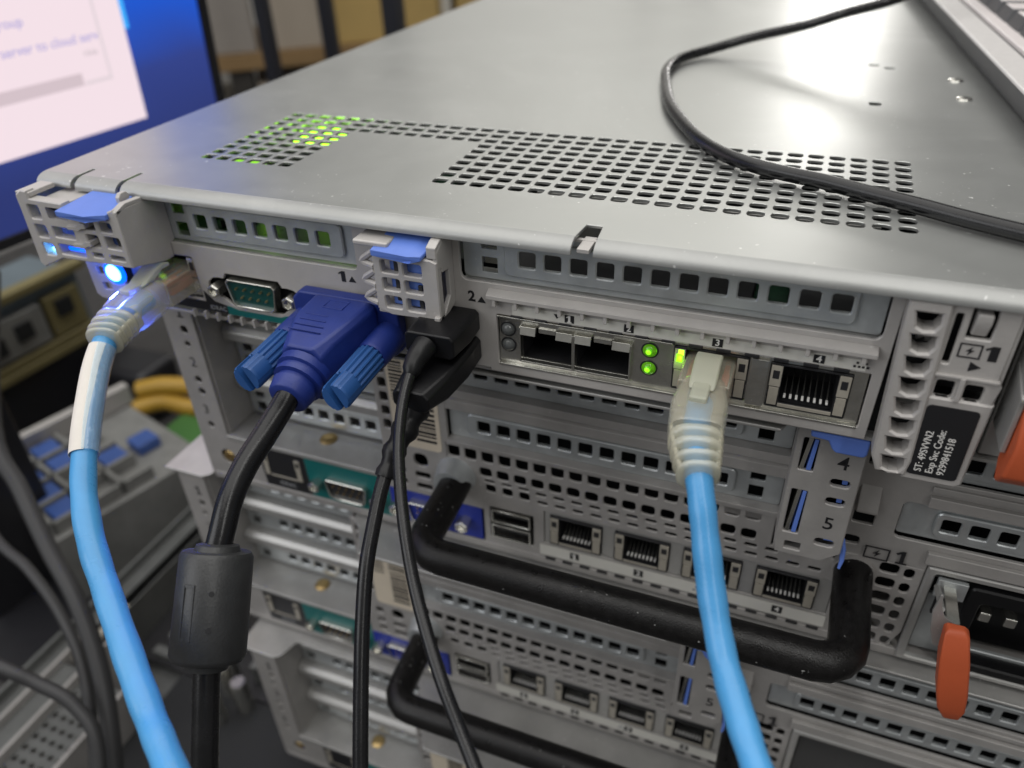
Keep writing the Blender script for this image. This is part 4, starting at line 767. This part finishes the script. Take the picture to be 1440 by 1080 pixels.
k0 = km.build('key', KEYDARK, kb, .6)
k0.data.materials.append(KEYCAP)  # lit look painted in: upward key faces pale, sides dark
for pl_ in k0.data.polygons:
    if pl_.normal.z > .9: pl_.material_index = 1
for i in range(22):
    for j in range(4):
        if i == 0 and j == 0: k = k0
        else: k = k0.copy(); col.objects.link(k)
        q = KU * (-52 + 19.4 * i) + KW * (15.6 + 19.4 * j); k.location = (q.x * S, q.y * S, 0)

# ================================================================== 5. monitor on the left
a_ = math.radians(82.0); t_ = math.radians(-3.5)
MH = Vector((math.cos(a_), math.sin(a_), 0)); MN0 = Vector((-math.sin(a_), math.cos(a_), 0)); MU = Vector((0, 0, 1)) * math.cos(t_) + MN0 * math.sin(t_); MNn = MH.cross(MU)
MP = Vector((-384.5, 213.4, -123.3))
def mon(u, v, w): return tuple(MP + MH * u + MU * v + MNn * w)
mo = thing('monitor', 'monitor showing a pale setup window on a blue desktop', 'monitor', (MP.x - 40, MP.y - 80, -413))
SHELL = mat('black_monitor_plastic', (0.015, 0.015, 0.018), 0.0, 0.35, 0.1, 100)
scm = bpy.data.materials.new('blue_desktop_screen'); scm.use_nodes = True
nt = scm.node_tree; N = nt.nodes; L = nt.links; pr = N['Principled BSDF']; pr.inputs['Base Color'].default_value = (.01, .01, .012, 1); pr.inputs['Roughness'].default_value = .3
tc = N.new('ShaderNodeTexCoord'); sx = N.new('ShaderNodeSeparateXYZ'); L.new(tc.outputs['Generated'], sx.inputs[0]); nz = N.new('ShaderNodeTexNoise'); nz.inputs['Scale'].default_value = 2.2; L.new(tc.outputs['Generated'], nz.inputs['Vector'])
ad = N.new('ShaderNodeMath'); ad.operation = 'MULTIPLY_ADD'; ad.inputs[1].default_value = .25; L.new(nz.outputs['Fac'], ad.inputs[0]); L.new(sx.outputs['Z'], ad.inputs[2])
rp_ = N.new('ShaderNodeValToRGB'); e = rp_.color_ramp.elements; e[0].position = .20; e[0].color = (.022, .035, .16, 1); e[1].position = .62; e[1].color = (.0, .11, .78, 1)
x_ = e.new(.38); x_.color = (.028, .05, .24, 1); L.new(ad.outputs[0], rp_.inputs[0]); L.new(rp_.outputs[0], pr.inputs['Emission Color']); pr.inputs['Emission Strength'].default_value = .95
def lit(name, rgb, s=1.0): return mat(name, (0.02, 0.02, 0.02), 0, .4, emit=rgb, estr=s)
WIN = lit('window_white', (.83, .69, .74), 1.0); WINGREY = lit('window_grey', (.60, .49, .53), 1.0); WINLINE = lit('window_line', (.70, .60, .64), 1.0); LINK = lit('link_text_blue', (.33, .30, .62), 1.0); BEAM = lit('beam_cyan', (.05, .42, .95), 1.0); HIDE = lit('grey_text', (.5, .43, .46), 1.0)
def mrect(p, u0, u1, v0, v1, w0, w1): p.add([mon(u, v, w) for w in (w0, w1) for u, v in ((u0, v0), (u1, v0), (u1, v1), (u0, v1))], [(3, 2, 1, 0), (4, 5, 6, 7), (0, 1, 5, 4), (1, 2, 6, 5), (2, 3, 7, 6), (3, 0, 4, 7)])
p = MB(); mrect(p, -330, 61.5, -44, 200, -22, -1.2); p.build('housing', SHELL, mo, 1.5)
p = MB(); mrect(p, 54.6, 61.8, -44.2, 200, -1.2, 1.2); mrect(p, -330, 54.6, -44.2, -37.5, -1.2, 1.2); bz = p.build('bezel', SHELL, mo, .5)
p = MB(); mrect(p, -330, 61.8, -45.6, -43.6, -8, 1.6); p.build('bezel_edge', STEEL, bz, .4)
p = MB(); mrect(p, -325, 54.6, -37.5, 196, -1.2, -.2); scr = p.build('screen', scm, mo)
p = MB(); mrect(p, -260, 0, 0, 190, -.2, 0); wn = p.build('setup_window', WIN, mo)
p = MB(); mrect(p, -17.4, -15.6, 26, 190, 0, .1); mrect(p, -33, -15.6, 26.2, 28.2, 0, .1); p.build('window_line', WINLINE, wn)
p = MB(); mrect(p, -260, -34, 26.4, 33.0, 0, .12); p.build('scroll_bar', WINGREY, wn)
p = MB(); mrect(p, .3, 3.2, 50, 80, -.2, -.05); p.build('light_beam', BEAM, scr)
text('window_text', 'Connect this server to cloud serv', 6.9, -17.8, 50.0, mon, LINK, wn, w=.15, align='RIGHT', ext=.02)
text('window_text', 'Create a server group', 6.9, -57.5, 63.0, mon, LINK, wn, w=.15, align='RIGHT', ext=.02)
text('window_text', 'Hide', 4.6, -20.5, 42.0, mon, HIDE, wn, w=.15, align='RIGHT', ext=.02)
p = MB(); mrect(p, -190, -130, -285, 60, -50, -22); p.build('stand_neck', SHELL, mo, 2)
p = MB(); p.box(-530, -390, 0, 150, -413.8, -405); p.build('stand_foot', SHELL, mo, 2)

TRAYG = mat('tray_grey_plastic', (0.22, 0.22, 0.21), 0.2, 0.5, 0.15, 60)
# ================================================================== 6. bench, floor, room
DESK = mat('dark_bench_laminate', (0.040, 0.038, 0.038), 0.0, 0.55, 0.2, 20, 0.1, 600)
def struct(name, p, m, bevel=0):
    ORG[:] = (0, 0, 0); o = p.build(name, m, None, bevel); o['kind'] = 'structure'; return o
FLOOR = mat('grey_floor_tiles', (0.16, 0.15, 0.14), 0, .5, .1, 3)
WALL = mat('grey_wall_paint', (0.62, 0.61, 0.58), 0, .7, .05, 2)
struct('floor', MB().box(-5000, 5000, -3000, 5200, -1200, -1164), FLOOR)
struct('back_wall', MB().box(-5000, 5000, 5000, 5100, -1163, 3600), WALL)
struct('side_wall', MB().box(-5000, -4900, -3000, 4999, -1163, 1800), WALL)
def bench(x0, x1, label):
    b = thing('bench', label, 'bench', ((x0 + x1) / 2, 200, -1164))
    MB().box(x0, x1, -500, 1000, -438, -414).build('bench_top', DESK, b, 2)
    for x in (x0 + 40, x1 - 40):
        for y in (-440, 940): MB().box(x - 20, x + 20, y - 20, y + 20, -1164, -438).build('leg', SHELL, b, 1)
bench(-1200, -473, 'dark bench at the far left holding the blue-latched drive tray')
bench(-459, 760, 'dark bench under the stack of servers')
# lowest, lidless server that carries the stack
SHADESTEEL = mat('shade_darkened_steel', (0.16, 0.165, 0.16), 0.5, 0.45, 0.15, 60, 0.05, 900)  # steel base darkened to stand in for shade over the open server
t = thing('open_server', 'lidless server under the stack, its open edge showing at the lower left', 'server', (-150, 240, -413.8))
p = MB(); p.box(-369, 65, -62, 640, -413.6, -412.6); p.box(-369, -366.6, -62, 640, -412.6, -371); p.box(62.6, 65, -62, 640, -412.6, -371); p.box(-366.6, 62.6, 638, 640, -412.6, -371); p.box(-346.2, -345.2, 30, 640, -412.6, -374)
p.build('chassis', SHADESTEEL, t, .4)
p = MB(); p.box(-366.4, 62, 40, 600, -406, -404); bd_ = p.build('circuit_board', CHIP, t)
p = MB()
rn = random.Random(5)
for i in range(46):
    x = rn.uniform(-343, -225); y = rn.uniform(42, 300); a = rn.uniform(3, 14); p.box(x, x + a, y, y + rn.uniform(3, 16), -404, -404 + rn.uniform(2, 22))
p.build('board_parts', SHADESTEEL, bd_, .4)['kind'] = 'stuff'
p = MB(); p.box(-318, -296, 74, 98, -404, -378); p.build('capacitor_block', BRASS, bd_, 1)
for x, y in ((-268, 40), (-262, 22), (-252, 34), (-282, 58)):
    q = MB(); q.lathe((x, y, -404), (0, 0, 1), [(0, 5), (22, 5), (24, 4), (24, .1)], 14); q.build('capacitor', BRIGHT, bd_)
hl = [rr(-333 + 6 * i, -57 + 6.5 * j, 3.4, 2.6, .6) for i in range(5) for j in range(10)]
sheet('rear_deck', [[(-336.5, -62), (-305.5, -62), (-305.5, 6), (-336.5, 6)]], hl, top(-379), 1.0, SHADESTEEL, t, .2)
for x, y1, zt in ((-355, 24, -372.5), (-337.5, 30, -373), (-304.5, 8, -373.5)):
    p = MB(); p.box(x - 1.1, x + 1.1, -62, y1, -412, zt); p.build('divider', PANEL, t, .3)
p = MB(); p.box(-303, 62, -60, 39, -411, -404); p.build('floor_shade_box', DARKIN, t)  # dark box stands in for the shade inside the open chassis
p = MB(); p.box(-366.4, -356.3, -60, 600, -378, -377); p.box(-353.7, -338.8, -60, 8, -378, -377); p.build('side_tray', SHADESTEEL, t)
p = MB()
for k in range(5): p.box(-352, -346, 12 + 9 * k, 18 + 9 * k, -380, -376)
p.build('connector_row', TAUPE, t, .3)
p = MB(); p.box(-222, 60, 30, 640, -371.2, -369.8); p.build('lid', STEEL, t)
# drive tray with blue latches
TX = Vector((.28, .96, 0)); TY = Vector((-.96, .28, 0)); TO = Vector((-408, 62, 0))
def TR(a, b, z): q = TO + TX * a + TY * b; return (q.x, q.y, z)
def tbox(p, a0, a1, b0, b1, z0, z1): p.add([TR(a, b, z) for z in (z0, z1) for a, b in ((a0, b0), (a1, b0), (a1, b1), (a0, b1))], [(3, 2, 1, 0), (4, 5, 6, 7), (0, 1, 5, 4), (1, 2, 6, 5), (2, 3, 7, 6), (3, 0, 4, 7)])
t = thing('drive_tray', 'grey drive tray with blue latches, blurred behind the left blue cable', 'drive tray', TR(70, 60, -413.8))
p = MB(); tbox(p, 0, 112, 0, 128, -413.6, -350); p.build('tray_body', TRAYG, t, 2)
p = MB(); tbox(p, -4, 116, 102, 110, -350, -333); p.build('side_rail', CAST, t, 1)
p = MB()
for k in range(5): tbox(p, 4 + 23 * k, 20 + 23 * k, 111, 117, -350, -348.5)
p.build('rail_slot', CHIP, t, .4)
p = MB(); rn = random.Random(9)
for i in range(3):
    for j in range(4): tbox(p, 4 + 24 * i, 7 + 24 * i, 4 + 24 * j, 27 + 24 * j, -350, -340); tbox(p, 4 + 24 * i, 27 + 24 * i, 4 + 24 * j, 7 + 24 * j, -350, -340)
p.build('tray_grid', TRAYG, t, .5)
lt0 = None
for i, j in ((0, 0), (0, 1), (0, 2), (1, 2), (0, 3), (1, 3), (2, 1), (3, 1)):
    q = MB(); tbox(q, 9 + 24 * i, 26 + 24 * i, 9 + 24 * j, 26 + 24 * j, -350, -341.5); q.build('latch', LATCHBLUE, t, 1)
# power module, far left
YEL = mat('yellowed_plastic', (0.19, 0.16, 0.07), 0, .5, .1, 60); GREY2 = mat('blue_grey_metal', (0.16, 0.20, 0.23), .3, .5, .1, 40)
TX = Vector((.08, .99, 0)).normalized(); TY = Vector((-.99, .08, 0)).normalized(); TO = Vector((-598, 168, 0))
t = thing('power_module', 'blurred block with yellow frame and blue-grey ends at the left edge', 'power module', TR(50, 30, -413.8))
p = MB(); tbox(p, -14, 132, -6, 80, -413.6, -348); p.build('base_box', SHELL, t, 3)
p = MB(); tbox(p, 0, 112, 0, 60, -347.5, -282); p.build('core', GREY2, t, 2)
MB_ = MB(); tbox(MB_, -3, 106, -9, -.5, -340, -332); MB_.build('frame_bar', YEL, t, 1.5)
MB_ = MB(); tbox(MB_, 70, 104, -8, -.5, -331, -294); MB_.build('frame_block', YEL, t, 1.5)
p = MB(); tbox(p, 4, 66, -9, -.5, -329, -295); p.build('window_plate', TRAYG, t, 1)
for a, z in ((12, -322), (38, -318), (78, -314)): MB_ = MB(); tbox(MB_, a, a + 15, -11, -7.5, z, z + 15); MB_.build('opening', DARKIN, t, .5)
for z in (-283, -347): MB_ = MB(); tbox(MB_, -6, 116, -10, 3, z, z + 7); MB_.build('end_plate', YEL, t, 1)
# plugs beside the stack
YC = mat('yellow_cable_plastic', (0.44, 0.26, 0.03), 0, .45); GC = mat('green_plug_plastic', (0.05, 0.16, 0.035), 0, .5)
t = thing('yellow_cable', 'thick yellow cable end beside the stack of servers', 'cable', (-470, 240, -413.8))
for dz, dy, r in ((5, 4, 7.5), (-9, -6, 8)):
    p = MB(); p.tube(spline([(-512, 236 + dy, -376 + dz), (-490, 246 + dy * .5, -372 + dz), (-462, 252 + dy * 1.2, -374 + dz), (-430, 266 + dy * .6, -378 + dz), (-380, 284 + dy, -390 + dz), (-300, 310, -400 + dz)], 5), r, 14); p.build('cable_jacket', YC, t)
ORG[:] = (-425, 205, -413.8)
p = MB(); p.box(-468, -400, 188, 238, -413.6, -384); tag(p.build('plug', GC, None, 3), 'green plug lying below the yellow cable', 'plug')
ORG[:] = (-540, 262, -413.8)
p = MB(); p.box(-575, -512, 245, 290, -413.6, -362); tag(p.build('power_adapter', SHELL, None, 8, 3), 'black rounded adapter left of the yellow cable', 'adapter')
# loose dark cables at the lower left
for pts, r, lb in (([(-345, 60, -150), (-308.0, 9.5, -193.9), (-287.4, -3.1, -213.7), (-267.4, -14.6, -231.5), (-248.5, -24.3, -246.3), (-231, -38, -266), (-217, -56, -290), (-206, -80, -325), (-200, -120, -408)], 3.6, 'thick dark cable running down from the left edge, crossing in front of the open server'),
                   ([(-380, 20, -215), (-310.7, -10.6, -237.4), (-284.7, -16.9, -246.3), (-262.0, -25.4, -258.5), (-243.0, -38, -273), (-226, -60, -298), (-214, -95, -345), (-205, -160, -408)], 2.3, 'thinner dark cable joining the thick one from the left edge'),
                   ([(-340, -56, -236), (-265.0, -54.7, -251.8), (-246.7, -52.7, -259.2), (-230.0, -52.4, -266.5), (-216, -60, -280), (-206, -90, -320), (-205, -140, -408)], 2.7, 'dark cable lying lowest across the bottom left corner')):
    ORG[:] = pts[-1]
    p = MB(); p.tube(spline(pts, 6), r, 12); tag(p.build('dark_cable', mat('dark_cable_jacket', (0.03, 0.03, 0.031), 0, .5), None, angle=80), lb, 'cable', 'loose dark cables at lower left')
# rack posts and shelf far behind
POST = mat('black_post_paint', (0.010, 0.011, 0.018), 0, .45)
for (x, y, w), lb in zip(((-620, 647, 19), (-618, 772, 21), (-489, 716, 27)), ('thin black post nearest the monitor', 'middle thin black post behind the lid edge', 'widest black post, right of the other two')):
    ORG[:] = (x, y, -1164); p = MB(); p.box(x - w * .38, x + w * .38, y - w * .38, y + w * .38, -1163.8, 700); tag(p.build('rack_post', POST, None, 1), lb, 'post', 'black posts behind the lid')
TX = Vector((.79, .61, 0)).normalized(); TY = Vector((-.61, .79, 0)).normalized(); TO = Vector((-1500, 1150, 0))
WOOD = mat('tan_shelf_board', (0.30, 0.19, 0.085), 0, .55, .15, 8); BX = [mat('cardboard_tan', (0.52, 0.36, 0.13), 0, .7, .1, 5), mat('box_cream', (0.60, 0.57, 0.50), 0, .6, .05, 5), mat('box_grey', (0.32, 0.29, 0.26), 0, .6, .08, 5), mat('box_beige', (0.42, 0.36, 0.29), 0, .6, .08, 5), mat('box_dark', (0.05, 0.045, 0.04), 0, .6, .08, 5)]
t = thing('storage_shelf', 'blurred tan storage shelf far behind the posts', 'shelf', TR(500, 120, -1163.8))
for z in (-760, -345, 60): MB_ = MB(); tbox(MB_, 0, 1500, 0, 380, z - 34, z); MB_.build('shelf_board', WOOD, t, 2)
for a in (0, 1460):
    for b in (0, 340): MB_ = MB(); tbox(MB_, a, a + 40, b, b + 40, -1163.6, 500); MB_.build('upright', POST, t, 1)
for a, w, z, h, m, lb in ((120, 210, -760, 300, 1, 'cream box on the lower shelf, left of the beige one'), (345, 170, -760, 345, 3, 'beige box on the lower shelf, right of the cream one'), (560, 260, -760, 330, 2, 'grey box on the lower shelf, rightmost'), (60, 300, -345, 150, 2, 'wide grey box on the middle shelf, farthest left'), (400, 120, -345, 120, 3, 'small beige box on the middle shelf'), (545, 250, -345, 170, 0, 'tan carton on the middle shelf, left of the other carton'), (830, 300, -345, 200, 0, 'tan carton on the middle shelf, farthest right'), (780, 36, -345, 230, 1, 'narrow white box standing between the two cartons'), (288, 50, -760, 380, 4, 'tall dark box between the cream and beige boxes'), (30, 60, -760, 250, 3, 'small beige box at the left end of the lower shelf')):
    ORG[:] = TR(a + w / 2, 150, z); p = MB(); tbox(p, a, a + w, 14, 300, z + .5, z + h); tag(p.build('storage_box', BX[m], None, 3), lb, 'box', 'boxes on the far shelf')
# tall dark cabinet added out of view, mirrored dark in the lid
ORG[:] = (560, 1100, -1163.8)
p = MB(); p.box(84, 1000, 900, 1300, -1163.6, 900); tag(p.build('reflection_blocker', POST, None, 4), 'tall dark unseen cabinet standing beyond the servers at right', 'blocker')
